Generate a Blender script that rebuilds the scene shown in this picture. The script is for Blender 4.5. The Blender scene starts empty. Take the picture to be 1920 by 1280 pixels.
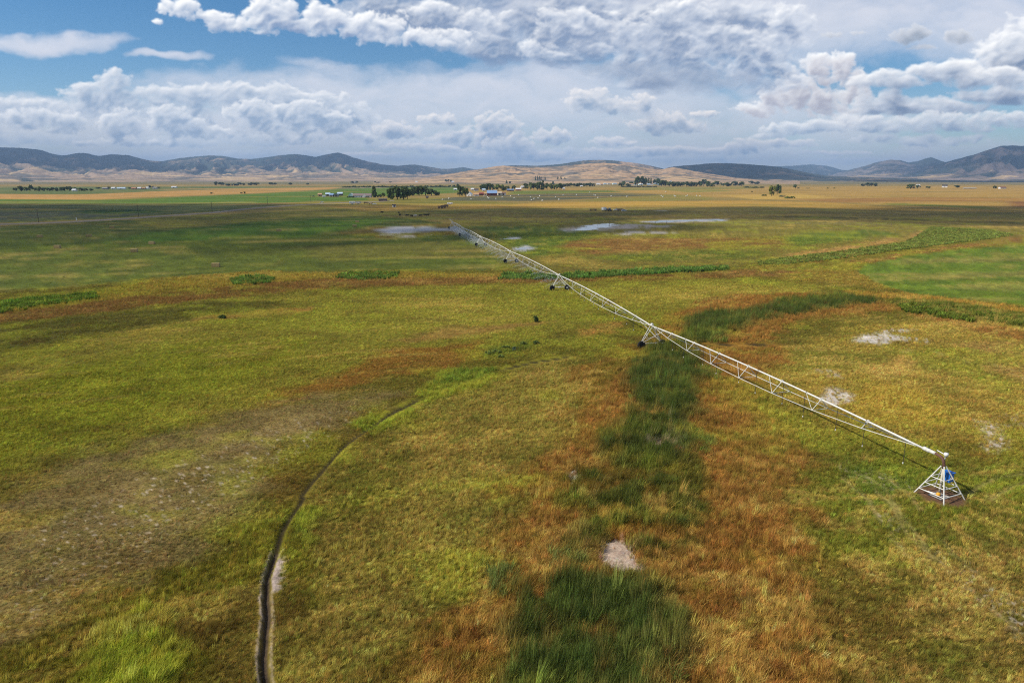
import bpy, bmesh, math, random
import numpy as np
from mathutils import Vector, Matrix

SC = bpy.context.scene
COL = SC.collection
random.seed(7)
RNG = np.random.default_rng(11)

# ------------------------------------------------------------------ camera
CAM_H = 28.0
FPX = 1280.0                       # focal length in photo pixels (photo is 1920 wide)
HORIZON = 333.0
PITCH = math.atan((640.0 - HORIZON) / FPX)
SP, CP = math.sin(PITCH), math.cos(PITCH)
cam_d = bpy.data.cameras.new('camera')
cam_d.sensor_width = 36.0
cam_d.lens = 24.0
cam_d.clip_start = 0.5
cam_d.clip_end = 200000.0
cam = bpy.data.objects.new('camera', cam_d)
cam.location = (0, 0, CAM_H)
cam.rotation_euler = (math.pi / 2 - PITCH, 0, 0)
COL.objects.link(cam)
SC.camera = cam

# ------------------------------------------------------------------ sky, sun, exposure
SUN_EL = math.radians(44)
SHDIR = Vector((0.985, 0.17, 0)).normalized()          # the way shadows fall on the ground
TOSUN = Vector((-SHDIR.x * math.cos(SUN_EL), -SHDIR.y * math.cos(SUN_EL), math.sin(SUN_EL)))
world = bpy.data.worlds.new('World')
SC.world = world
world.use_nodes = True
wn = world.node_tree.nodes
wl = world.node_tree.links
wn.clear()
w_out = wn.new('ShaderNodeOutputWorld')
w_bg = wn.new('ShaderNodeBackground')
w_sky = wn.new('ShaderNodeTexSky')
w_sky.sky_type = 'NISHITA'
w_sky.sun_disc = False
w_sky.sun_elevation = SUN_EL
w_sky.sun_rotation = math.atan2(TOSUN.x, TOSUN.y) % (2 * math.pi)
w_sky.altitude = 1800
w_sky.air_density = 1.0
w_sky.dust_density = 0.2
w_sky.ozone_density = 1.0
w_bg.inputs['Strength'].default_value = 0.10
wl.new(w_sky.outputs['Color'], w_bg.inputs['Color'])
wl.new(w_bg.outputs['Background'], w_out.inputs['Surface'])

sun_d = bpy.data.lights.new('sun', 'SUN')
sun_d.energy = 4.2
sun_d.angle = math.radians(0.53)
sun_d.color = (1.0, 0.94, 0.85)
sun = bpy.data.objects.new('sun', sun_d)
sun.rotation_euler = TOSUN.to_track_quat('Z', 'Y').to_euler()
sun.location = (-200, 0, 200)
COL.objects.link(sun)

SC.render.engine = 'CYCLES'
SC.view_settings.view_transform = 'Standard'
SC.view_settings.look = 'None'
SC.view_settings.exposure = 0.27
SC.view_settings.gamma = 1.0
SC.view_settings.use_curve_mapping = False
SC.cycles.max_bounces = 5
SC.cycles.diffuse_bounces = 2
SC.cycles.glossy_bounces = 2
SC.cycles.transmission_bounces = 3
SC.cycles.transparent_max_bounces = 12
SC.cycles.volume_bounces = 0
SC.cycles.use_denoising = False
SC.cycles.filter_width = 1.15


# ------------------------------------------------------------------ helpers: survey of the photo
def gp(x, y, z=0.0):
    """ground point (X, Y) at height z seen at photo position x, y"""
    u, v = x - 960.0, y - 640.0
    k = (CAM_H - z) / (FPX * SP + v * CP)
    return (u * k, (FPX * CP - v * SP) * k)


def gpoly(pts):
    return np.array([gp(*p) for p in pts], float)


def to_px(X, Y, Z):
    """photo position of world points (arrays)"""
    dz = Z - CAM_H
    fwd = Y * CP - dz * SP
    up = Y * SP + dz * CP
    return 960 + FPX * X / fwd, 640 - FPX * up / fwd


def azel(x, y):
    u, v = x - 960.0, y - 640.0
    fw = FPX * CP - v * SP
    dn = FPX * SP + v * CP
    return math.atan2(u, fw), math.atan2(-dn, math.hypot(u, fw))


def lin(c):
    c = np.asarray(c, float) / 255.0
    return np.where(c <= 0.04045, c / 12.92, ((c + 0.055) / 1.055) ** 2.4)


# ------------------------------------------------------------------ helpers: noise
_PERM = np.random.default_rng(5).permutation(4096).astype(np.int64)
_ANG = np.random.default_rng(6).uniform(0, 2 * np.pi, 4096)
_GX, _GY = np.cos(_ANG), np.sin(_ANG)


def pn(x, y, seed=0):
    xi, yi = np.floor(x).astype(np.int64), np.floor(y).astype(np.int64)
    xf, yf = x - xi, y - yi
    u = xf * xf * xf * (xf * (xf * 6 - 15) + 10)
    v = yf * yf * yf * (yf * (yf * 6 - 15) + 10)

    def g(ix, iy, fx, fy):
        h = _PERM[(_PERM[(ix + seed * 131) & 4095] + iy) & 4095]
        return _GX[h] * fx + _GY[h] * fy
    a = g(xi, yi, xf, yf)
    b = g(xi + 1, yi, xf - 1, yf)
    c = g(xi, yi + 1, xf, yf - 1)
    d = g(xi + 1, yi + 1, xf - 1, yf - 1)
    return 1.4 * (a + u * (b - a) + v * ((c + u * (d - c)) - (a + u * (b - a))))


def fbm(x, y, octv=4, seed=0, gain=0.5, lac=2.03):
    s = np.zeros_like(x)
    a, f, t = 1.0, 1.0, 0.0
    for i in range(octv):
        s += a * pn(x * f + 17.3 * i, y * f - 9.1 * i, seed + i)
        t += a
        a *= gain
        f *= lac
    return s / t


def billow(x, y, octv=5, seed=0, gain=0.5):
    s = np.zeros_like(x)
    a, f, t = 1.0, 1.0, 0.0
    for i in range(octv):
        s += a * np.abs(pn(x * f + 3.7 * i, y * f + 5.1 * i, seed + i)) * 1.6
        t += a
        a *= gain
        f *= 2.07
    return s / t


def sstep(a, b, x):
    t = np.clip((x - a) / (b - a), 0, 1)
    return t * t * (3 - 2 * t)


def sdist(P, poly):
    """signed distance to a polygon, inside positive"""
    d2 = np.full(len(P), 1e30)
    ins = np.zeros(len(P), bool)
    n = len(poly)
    for i in range(n):
        a, b = poly[i], poly[(i + 1) % n]
        e = b - a
        w = P - a
        t = np.clip((w @ e) / max(e @ e, 1e-12), 0, 1)
        q = w - t[:, None] * e
        d2 = np.minimum(d2, (q * q).sum(1))
        c = ((a[1] <= P[:, 1]) != (b[1] <= P[:, 1]))
        if e[1] != 0:
            xx = a[0] + (P[:, 1] - a[1]) / e[1] * e[0]
            ins ^= c & (P[:, 0] < xx)
    d = np.sqrt(d2)
    return np.where(ins, d, -d)


# ------------------------------------------------------------------ helpers: objects and materials
def tag(o, label=None, cat=None, group=None, kind=None):
    if label:
        o['label'] = label
    if cat:
        o['category'] = cat
    if group:
        o['group'] = group
    if kind:
        o['kind'] = kind
    return o


def mesh_np(name, V, F, cols=None, smooth=True, attrs=None):
    """mesh from numpy vertices and quad / tri faces (fast)"""
    me = bpy.data.meshes.new(name)
    V = np.ascontiguousarray(V, np.float32)
    F = np.ascontiguousarray(F, np.int32)
    k = F.shape[1]
    me.vertices.add(len(V))
    me.vertices.foreach_set('co', V.ravel())
    me.loops.add(F.size)
    me.loops.foreach_set('vertex_index', F.ravel())
    me.polygons.add(len(F))
    me.polygons.foreach_set('loop_start', np.arange(0, F.size, k, dtype=np.int32))
    if smooth:
        me.polygons.foreach_set('use_smooth', np.ones(len(F), bool))
    me.update(calc_edges=True)
    if cols is not None:
        a = me.color_attributes.new('Col', 'FLOAT_COLOR', 'POINT')
        c = np.ones((len(V), 4), np.float32)
        c[:, :cols.shape[1]] = cols
        a.data.foreach_set('color', c.ravel())
    for nm, arr in (attrs or {}).items():
        a = me.attributes.new(nm, 'FLOAT', 'POINT')
        a.data.foreach_set('value', np.ascontiguousarray(arr, np.float32))
    return me


def grid_faces(nr, nc, wrap=False):
    i = np.arange(nr - 1)[:, None]
    j = np.arange(nc if wrap else nc - 1)[None, :]
    j2 = (j + 1) % nc
    a = i * nc + j
    b = i * nc + j2
    c = (i + 1) * nc + j2
    d = (i + 1) * nc + j
    return np.stack([a, b, c, d], -1).reshape(-1, 4)


def link(name, me, mat=None, parent=None):
    o = bpy.data.objects.new(name, me)
    COL.objects.link(o)
    if mat is not None and len(me.materials) == 0:
        me.materials.append(mat)
    if parent is not None:
        o.parent = parent
    return o


def empty(name, loc=(0, 0, 0), rz=0.0):
    o = bpy.data.objects.new(name, None)
    COL.objects.link(o)
    o.location = loc
    o.rotation_euler = (0, 0, rz)
    o.empty_display_size = 0.3
    return o


def nmat(name):
    m = bpy.data.materials.new(name)
    m.use_nodes = True
    m.node_tree.nodes.clear()
    return m, m.node_tree.nodes, m.node_tree.links


def noise_node(n, scale, detail=4, rough=0.55):
    t = n.new('ShaderNodeTexNoise')
    t.inputs['Scale'].default_value = scale
    t.inputs['Detail'].default_value = detail
    t.inputs['Roughness'].default_value = rough
    return t


def mathn(n, l, op, a, b=None, clamp=False):
    m = n.new('ShaderNodeMath')
    m.operation = op
    m.use_clamp = clamp
    for i, s in enumerate((a, b)):
        if s is None:
            continue
        if isinstance(s, (int, float)):
            m.inputs[i].default_value = s
        else:
            l.new(s, m.inputs[i])
    return m.outputs[0]


def mixcol(n, l, mode, fac, a, b):
    m = n.new('ShaderNodeMix')
    m.data_type = 'RGBA'
    m.blend_type = mode
    if isinstance(fac, (int, float)):
        m.inputs[0].default_value = fac
    else:
        l.new(fac, m.inputs[0])
    for i, s in ((6, a), (7, b)):
        if isinstance(s, tuple):
            m.inputs[i].default_value = s
        else:
            l.new(s, m.inputs[i])
    return m.outputs[2]


_PLAIN = {}


def plain(name, rgb, rough=0.7, metal=0.0, var=0.15, scale=3.0):
    """procedural material: one colour with noise wear"""
    if name in _PLAIN:
        return _PLAIN[name]
    m, n, l = nmat(name)
    out = n.new('ShaderNodeOutputMaterial')
    b = n.new('ShaderNodeBsdfPrincipled')
    c = tuple(lin(rgb)) + (1.0,)
    tc = n.new('ShaderNodeTexCoord')
    t = noise_node(n, scale, 5)
    l.new(tc.outputs['Object'], t.inputs['Vector'])
    dark = tuple(x * (1 - var * 1.6) for x in c[:3]) + (1.0,)
    lite = tuple(min(1, x * (1 + var * 0.6)) for x in c[:3]) + (1.0,)
    l.new(mixcol(n, l, 'MIX', t.outputs['Fac'], dark, lite), b.inputs['Base Color'])
    b.inputs['Roughness'].default_value = rough
    b.inputs['Metallic'].default_value = metal
    l.new(b.outputs[0], out.inputs['Surface'])
    _PLAIN[name] = m
    return m


# ------------------------------------------------------------------ lie of the land
PIVOT = np.array([38.7, 56.9])
RUT_R = 57.7
K_ALB = 0.80                        # photo brightness -> surface colour


def rel_rut(X, Y):
    dx, dy = X - PIVOT[0], Y - PIVOT[1]
    return np.hypot(dx, dy) - RUT_R, np.arctan2(dy, dx)


def _ang(x, y):
    g = gp(x, y)
    return math.atan2(g[1] - PIVOT[1], g[0] - PIVOT[0])


A_BOT, A_GRV, A_MID, A_END = _ang(518, 1330), _ang(545, 1030), _ang(720, 785), _ang(1075, 668)
A_R0, A_R1 = _ang(1385, 695), _ang(1480, 650)


def band(a, lo, hi, soft):
    """1 inside the angle range lo..hi (angles unwrapped around pi)"""
    two = 2 * np.pi
    a = np.mod(a, two)
    lo, hi = lo % two, hi % two
    if lo > hi:
        lo, hi = hi, lo
    return sstep(lo - soft, lo + soft, a) * (1 - sstep(hi - soft, hi + soft, a))


def rut_masks(X, Y):
    d, a = rel_rut(X, Y)
    wob = 0.06 * pn(a * 40, a * 0 + 3.1, 3) + 0.30 * pn(a * 9, a * 0 + 7.7, 4)
    d = d + wob
    clear = np.maximum(band(a, A_BOT, A_END, 0.02) * (1 - 0.85 * band(a, _ang(800, 750), _ang(955, 697), 0.03)), band(a, A_R0, A_R1, 0.02))
    wide = band(a, A_BOT, A_GRV, 0.015)
    far = band(a, A_MID, A_END, 0.05)
    w = 0.28 - 0.03 * wide + 0.2 * far + 0.3 * band(a, A_R0, A_R1, 0.02)
    dark = np.exp(-(d / w) ** 4) * clear
    jag = 0.25 * pn(a * 160, d * 1.2, 9)
    gravel = wide * (0.45 * np.exp(-((d + 0.40 + 0.5 * jag) / 0.09) ** 2) + 0.75 * np.exp(-((d - 0.38 + 0.5 * jag) / 0.09) ** 2)) * (0.85 + 0.4 * pn(a * 60, d * 3, 12))
    inner = sstep(0.3, 0.45, -d) * wide        # towards the pivot
    gravel = np.clip(gravel + inner * sstep(1.15, 0.6, -d + 1.6 * jag) * band(a, _ang(540, 1105), _ang(543, 1045), 0.005), 0, 1)
    return dark, gravel, wide


def ground_z(X, Y):
    r = np.hypot(X, Y)
    near = 1 - sstep(150, 420, r)
    z = near * (0.22 * fbm(X / 23, Y / 23, 3, 21) + 0.07 * fbm(X / 5, Y / 5, 3, 24))
    m = r < 180
    if m.any():
        dark, gravel, wide = rut_masks(X[m], Y[m])
        z[m] += -dark * (0.16 + 0.18 * wide) + 0.05 * gravel
    return z


def gz(x, y):
    return float(ground_z(np.array([float(x)]), np.array([float(y)]))[0])


# painter's list of ground cover: outline in the photo, colour there, edge softness (m), grass height (m)
PAINT = []


def P_(pts, rgb, feather, h=None, mix=1.0, mottle=None):
    PAINT.append((gpoly(pts), lin(rgb), feather, h, mix, mottle))


# --- beyond the farms, and the far fields
P_([(-900, 346), (2800, 346), (2800, 340), (-900, 340)], (128, 118, 86), 200, 0)
P_([(1480, 338), (2800, 337), (2800, 343.0), (1900, 342), (1640, 341)], (78, 84, 80), 150, 0)  # sage and tree lines, with cloud shade on the valley floor painted in
P_([(-900, 351), (880, 349.5), (880, 353), (600, 355), (400, 358), (200, 364), (-900, 363)], (98, 112, 66), 60, 0)
P_([(300, 354.5), (640, 351), (640, 353), (300, 356.3)], (176, 140, 92), 40, 0)
P_([(-900, 365), (0, 364), (150, 365), (300, 358.5), (470, 354), (640, 352), (620, 354.5), (480, 362), (320, 368), (160, 374), (0, 372.5), (-900, 373)], (190, 146, 90), 15, 0.2)
P_([(-900, 374), (0, 373.5), (180, 375), (330, 370), (480, 363.5), (620, 356), (700, 353), (870, 352), (870, 361), (700, 369), (560, 379), (380, 384), (100, 383), (-900, 382)], (92, 120, 46), 12, 0.2)
P_([(0, 380), (300, 381), (480, 378), (480, 381), (300, 384), (0, 383)], (150, 140, 78), 6, 0.2, 0.7)
P_([(-900, 384), (100, 384.5), (380, 385), (560, 383), (500, 388), (400, 397), (200, 410), (0, 418), (-900, 430)], (100, 106, 66), 6, 0.2)
P_([(-900, 396), (0, 396), (200, 398), (300, 402), (100, 412), (-900, 416)], (92, 96, 78), 12, 0.2)
P_([(150, 394), (240, 393), (330, 397), (240, 401), (140, 400)], (58, 84, 30), 8, 0.3)
P_([(560, 380), (700, 372), (830, 371), (960, 381), (1040, 388), (960, 394), (830, 398), (700, 402), (520, 390)], (136, 126, 58), 9, 0.3)
P_([(600, 373), (690, 371), (690, 376), (600, 378)], (88, 118, 40), 6, 0.2)
P_([(870, 353), (1180, 350), (1180, 361), (1000, 364), (860, 368)], (166, 136, 76), 22, 0.2)
P_([(960, 358), (1140, 357), (1180, 360), (1000, 364), (950, 364)], (112, 122, 56), 15, 0.2)
P_([(800, 375), (850, 370.5), (960, 365), (1100, 362.5), (1240, 364), (1230, 368), (1120, 372), (1000, 377), (860, 376.5)], (98, 96, 76), 6, 0.15)
P_([(1140, 370), (1260, 365), (1340, 368), (1330, 375), (1200, 378), (1080, 378)], (138, 128, 66), 9, 0.2)
P_([(1160, 352), (1900, 348), (2800, 348), (2800, 400), (1920, 396), (1700, 388), (1560, 378), (1340, 370), (1240, 364), (1160, 360)], (176, 142, 80), 25, 0.2)
P_([(1240, 356), (1330, 354), (1380, 358), (1290, 361)], (140, 132, 66), 18, 0.2)
P_([(1160, 352), (1420, 349.5), (1420, 354), (1160, 357)], (140, 130, 70), 20, 0.2)
P_([(1340, 366), (1500, 363), (1560, 370), (1420, 374)], (196, 160, 86), 16, 0.2)
P_([(1500, 374), (1700, 370), (2000, 372), (2000, 377), (1700, 378), (1560, 380)], (158, 118, 70), 18, 0.2)
P_([(1690, 381), (1850, 387), (1880, 394), (1760, 388), (1640, 383)], (128, 124, 58), 8, 0.2)
P_([(1880, 378), (2800, 377), (2800, 388), (1900, 388)], (140, 100, 66), 12, 0.2)
P_([(600, 386), (960, 384), (1000, 380), (1200, 378), (1400, 376), (1560, 380), (1700, 390), (1920, 397), (2800, 400), (2800, 404), (1920, 402), (1700, 396), (1440, 389), (1160, 389), (960, 390), (700, 396)], (184, 146, 74), 8, 0.25)
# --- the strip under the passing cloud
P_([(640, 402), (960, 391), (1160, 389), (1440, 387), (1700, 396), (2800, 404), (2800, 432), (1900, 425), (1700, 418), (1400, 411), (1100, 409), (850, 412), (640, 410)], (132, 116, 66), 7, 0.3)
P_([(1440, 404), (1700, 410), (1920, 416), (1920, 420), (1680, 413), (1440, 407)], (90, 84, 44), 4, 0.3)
# --- middle distance
P_([(-900, 436), (0, 424), (300, 409), (500, 398), (700, 404), (850, 419), (900, 445), (980, 495), (900, 506), (600, 508), (300, 520), (0, 548), (-900, 600)], (86, 98, 38), 4, 0.12)
P_([(240, 412), (400, 402), (560, 395), (700, 401), (720, 405), (560, 407), (440, 418), (300, 430)], (128, 120, 56), 5, 0.3)
P_([(300, 434), (450, 420), (570, 409), (740, 411), (700, 421), (640, 431), (640, 440), (420, 450), (160, 458)], (80, 110, 28), 4, 0.12)
P_([(-200, 452), (300, 452), (640, 448), (840, 446), (860, 452), (500, 462), (-200, 475)], (82, 98, 30), 6, 0.12, 0.7)
P_([(560, 462), (840, 452), (930, 470), (900, 480), (600, 490)], (102, 98, 48), 6, 0.12, 0.7)
P_([(640, 438), (700, 426), (850, 418), (872, 430), (850, 441), (720, 445)], (124, 106, 52), 3, 0.25)
P_([(850, 412), (1100, 409), (1360, 411), (1700, 419), (1930, 428), (1930, 440), (1700, 456), (1560, 480), (1400, 492), (1360, 502), (1000, 516), (940, 488), (900, 450)], (126, 116, 56), 4, 0.25)
P_([(880, 424), (1040, 424), (1120, 436), (1080, 460), (1040, 478), (990, 482), (930, 452)], (92, 108, 46), 7, 0.25)
P_([(1040, 462), (1090, 448), (1300, 446), (1480, 448), (1440, 462), (1200, 470), (1100, 478)], (132, 100, 58), 6, 0.25)
P_([(1080, 486), (1280, 470), (1440, 470), (1420, 484), (1240, 490)], (104, 112, 46), 6, 0.25)
P_([(1480, 440), (1620, 430), (1680, 436), (1600, 452), (1480, 462)], (100, 116, 46), 6, 0.25)
P_([(1560, 480), (1640, 462), (1720, 446), (1770, 438), (1740, 432), (1690, 444), (1600, 460), (1440, 484)], (160, 128, 80), 3, 0.25)
# --- ditch line with rust and ochre weeds
P_([(-900, 640), (0, 578), (300, 522), (500, 508), (600, 511), (940, 513), (940, 524), (600, 531), (350, 550), (0, 590), (-900, 660)], (150, 132, 52), 1.5, 0.6)
P_([(-900, 670), (0, 588), (350, 545), (600, 524), (940, 519), (1040, 524), (1380, 508), (1440, 494), (1600, 470), (1620, 478), (1500, 500), (1400, 520), (1000, 537), (940, 531), (650, 541), (400, 561), (0, 607), (-900, 700)], (134, 104, 56), 1.1, 0.5)
P_([(1400, 516), (1520, 502), (1720, 470), (1900, 443), (1990, 440), (1920, 452), (1780, 468), (1640, 492), (1560, 514), (1500, 522)], (142, 108, 62), 3, 0.4)
P_([(1520, 504), (1640, 488), (1610, 510), (1640, 528), (1700, 548), (1560, 535), (1440, 522)], (146, 126, 52), 4, 0.4)
P_([(1608, 511), (1630, 495), (1700, 480), (1790, 468), (1920, 459), (2400, 455), (2600, 640), (1920, 572), (1800, 561), (1700, 549), (1640, 530)], (98, 120, 44), 0.8, 0.12)
P_([(1690, 490), (1900, 482), (2300, 485), (2300, 492), (1900, 490), (1700, 496)], (146, 132, 84), 3, 0.12, 0.6)
P_([(1720, 512), (1950, 508), (2300, 520), (2300, 528), (1950, 518), (1740, 520)], (140, 130, 80), 2, 0.12, 0.6)
P_([(1760, 534), (1950, 536), (2300, 560), (1950, 548), (1780, 542)], (138, 130, 78), 2, 0.12, 0.5)
# --- meadow across the middle
P_([(-900, 700), (0, 608), (400, 562), (650, 542), (940, 532), (1400, 522), (1560, 538), (1500, 560), (1300, 575), (1180, 600), (1000, 640), (700, 700), (200, 850), (-900, 1100)], (143, 137, 50), 3, 0.3)
P_([(-900, 690), (0, 606), (400, 566), (560, 568), (400, 595), (200, 625), (0, 660), (-900, 800)], (102, 98, 40), 4, 0.3)
P_([(-900, 900), (0, 720), (200, 670), (420, 640), (600, 640), (460, 700), (300, 770), (120, 850), (0, 900), (-900, 1200)], (136, 138, 32), 5, 0.3, 0.9)
P_([(560, 590), (760, 570), (1000, 560), (1040, 580), (900, 610), (700, 630), (540, 620)], (156, 150, 56), 5, 0.3, 0.8)
P_([(1060, 545), (1400, 530), (1540, 545), (1300, 562), (1120, 585)], (158, 146, 58), 3, 0.3, 0.8)
P_([(370, 596), (470, 585), (600, 574), (580, 584), (460, 596), (360, 604)], (160, 122, 66), 1.5, 0.2, 0.9)
P_([(740, 640), (820, 612), (960, 606), (1060, 598), (960, 618), (820, 634)], (150, 120, 70), 2, 0.2, 0.8)
P_([(480, 745), (560, 715), (660, 690), (760, 650), (900, 640), (880, 670), (740, 700), (640, 735), (520, 765)], (146, 108, 48), 2.5, 0.25, 0.9)
P_([(1100, 620), (1150, 600), (1180, 600), (1140, 625), (1090, 640)], (168, 132, 66), 1.5, 0.3, 0.9)
# --- grey, trampled ground with salt crust, then the green below it
P_([(-400, 1180), (-200, 1010), (0, 950), (180, 860), (380, 800), (560, 745), (720, 742), (660, 800), (590, 860), (530, 920), (440, 985), (300, 1050), (150, 1110), (0, 1200), (-300, 1320)], (138, 121, 86), 4, 0.2, 0.85)
P_([(300, 880), (450, 810), (600, 775), (640, 790), (540, 850), (420, 920), (300, 970), (200, 970)], (146, 126, 92), 4, 0.17, 0.6)
P_([(520, 860), (600, 810), (700, 770), (740, 770), (640, 860), (560, 960), (480, 980)], (124, 104, 42), 2, 0.3, 0.8)
P_([(-400, 1340), (0, 1200), (160, 1110), (320, 1050), (470, 985), (545, 960), (530, 1040), (515, 1140), (515, 1340)], (118, 112, 32), 2.5, 0.38)
P_([(300, 1180), (420, 1120), (500, 1130), (510, 1340), (330, 1340)], (116, 100, 44), 2, 0.3, 0.9)
P_([(120, 1340), (150, 1230), (190, 1180), (240, 1142), (300, 1160), (322, 1222), (290, 1270), (250, 1340)], (150, 158, 40), 0.9, 0.8)
P_([(440, 1010), (500, 980), (550, 985), (560, 1030), (600, 1000), (590, 950), (540, 960)], (142, 148, 42), 0.8, 0.6)
# --- sweep between the wheel track and the rust sedge
P_([(530, 1340), (545, 1090), (590, 960), (680, 840), (780, 775), (900, 720), (1080, 672), (1110, 700), (1060, 800), (970, 940), (890, 1070), (790, 1190), (700, 1340)], (150, 135, 64), 2.5, 0.35)
P_([(600, 980), (660, 880), (760, 830), (800, 850), (740, 920), (660, 990)], (118, 114, 42), 2, 0.35, 0.8)
P_([(640, 1340), (700, 1240), (800, 1150), (840, 1190), (760, 1290), (740, 1340)], (110, 94, 34), 2, 0.4, 0.8)
P_([(690, 800), (760, 750), (830, 690), (900, 690), (930, 710), (840, 745), (760, 785), (700, 815)], (146, 150, 44), 1.0, 0.55)
P_([(800, 722), (850, 692), (930, 690), (900, 712)], (112, 128, 42), 1.0, 0.6)
P_([(640, 800), (700, 780), (740, 782), (700, 808)], (142, 150, 44), 0.8, 0.55)
P_([(900, 665), (920, 648), (1000, 638), (1010, 650), (940, 668)], (98, 112, 46), 1.0, 0.4, 0.7)
# --- rust sedge of the wet swale
P_([(730, 1340), (800, 1230), (880, 1100), (960, 970), (1010, 880), (1060, 790), (1110, 700), (1180, 650), (1250, 588), (1340, 560), (1480, 550), (1620, 556), (1690, 580), (1590, 596), (1480, 612), (1420, 640), (1480, 648), (1510, 672), (1460, 700), (1450, 780), (1490, 900), (1550, 1020), (1600, 1150), (1640, 1340)], (150, 112, 52), 3.2, 0.6)
P_([(1140, 690), (1200, 640), (1250, 640), (1180, 700), (1100, 760), (1080, 760)], (138, 118, 46), 2, 0.5, 0.8)
P_([(1060, 890), (1180, 860), (1330, 900), (1340, 980), (1250, 1010), (1120, 1000), (1080, 960)], (112, 96, 34), 2, 0.6, 0.85)
P_([(1150, 960), (1240, 950), (1260, 1000), (1140, 1010)], (150, 112, 36), 1.5, 0.6, 0.8)
P_([(1330, 1000), (1440, 950), (1480, 1050), (1480, 1340), (1360, 1340), (1310, 1120)], (136, 98, 42), 2, 0.6, 0.7)
P_([(1560, 1060), (1700, 1040), (1800, 1100), (1900, 1340), (1640, 1340)], (120, 104, 46), 3, 0.35, 0.9)
# --- meadow round the pivot
P_([(1440, 720), (1490, 660), (1600, 615), (1760, 596), (2300, 612), (2300, 900), (1930, 850), (1780, 838), (1620, 822), (1500, 806)], (160, 140, 62), 3, 0.3)
P_([(1480, 668), (1560, 655), (1700, 668), (1900, 690), (1900, 740), (1780, 700), (1620, 690), (1500, 700)], (138, 134, 56), 3, 0.3, 0.7)
P_([(1580, 750), (1660, 720), (1760, 740), (1740, 800), (1640, 800)], (178, 152, 60), 2, 0.3, 0.8)
P_([(1630, 690), (1680, 664), (1730, 680), (1700, 706), (1650, 712)], (196, 162, 92), 1.5, 0.25, 0.85)
P_([(1780, 640), (1900, 640), (2000, 690), (1960, 740), (1860, 690)], (172, 142, 84), 2, 0.25, 0.7)
P_([(1500, 880), (1600, 846), (1720, 850), (1800, 900), (1930, 870), (2300, 930), (2300, 1340), (1820, 1340), (1700, 1120), (1560, 1060)], (122, 122, 40), 3, 0.36)
P_([(1560, 870), (1650, 860), (1740, 890), (1720, 920), (1640, 950), (1560, 920)], (106, 124, 42), 2, 0.36, 0.8)
P_([(1700, 1100), (1800, 1020), (1960, 1000), (2300, 1340), (1800, 1340)], (124, 106, 54), 3, 0.3, 0.85)
P_([(1800, 880), (1930, 868), (2000, 900), (1930, 930), (1820, 915)], (92, 104, 36), 1.5, 0.35, 0.8)
P_([(1800, 850), (1930, 850), (2300, 900), (2300, 880), (1960, 820), (1800, 830)], (138, 112, 46), 2, 0.3, 0.8)
# --- ochre verge and ditch weeds under the mown circle
P_([(1580, 545), (1700, 551), (1920, 578), (2400, 640), (2400, 655), (1920, 588), (1700, 562), (1600, 556)], (158, 128, 50), 1.0, 0.6)
P_([(1660, 560), (1760, 566), (1920, 590), (2400, 660), (2400, 690), (1920, 612), (1800, 600), (1700, 575)], (92, 100, 36), 1.5, 0.9)
P_([(1690, 585), (1800, 602), (1920, 620), (2300, 680), (2300, 700), (1900, 636), (1760, 604)], (150, 108, 56), 2, 0.4, 0.9)
# --- dark bulrush beds
RUSH = [
    [(925, 1340), (960, 1190), (985, 1105), (1060, 1088), (1200, 1080), (1285, 1115), (1325, 1340)],
    [(1118, 832), (1150, 800), (1190, 782), (1240, 800), (1262, 830), (1290, 862), (1250, 876), (1190, 868), (1140, 846)],
    [(1185, 745), (1190, 690), (1215, 655), (1262, 642), (1320, 690), (1326, 740), (1290, 790), (1235, 785)],
    [(1252, 640), (1280, 605), (1330, 590), (1430, 572), (1560, 554), (1650, 562), (1600, 578), (1500, 590), (1420, 606), (1372, 622), (1330, 650)],
    [(1060, 1000), (1120, 980), (1140, 1010), (1120, 1060), (1080, 1050)],
]
for r_ in RUSH[:4]:
    P_(r_, (80, 94, 46), 1.9, 1.3, 1.0, (3.2, -0.17))
P_([(1040, 1010), (1090, 900), (1160, 850), (1260, 860), (1330, 920), (1320, 1020), (1280, 1090), (1180, 1080), (1060, 1070)], (84, 92, 40), 2.0, 0.95, 1.0, (3.0, 0.15))
P_([(1150, 800), (1200, 740), (1290, 760), (1300, 860), (1240, 880), (1150, 850)], (80, 90, 42), 1.5, 1.1, 1.0, (2.5, 0.04))
P_(RUSH[4], (82, 86, 34), 0.8, 0.9)
P_([(1270, 870), (1300, 860), (1330, 900), (1290, 960), (1260, 950)], (84, 90, 34), 1.0, 0.8, 0.8)

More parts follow.
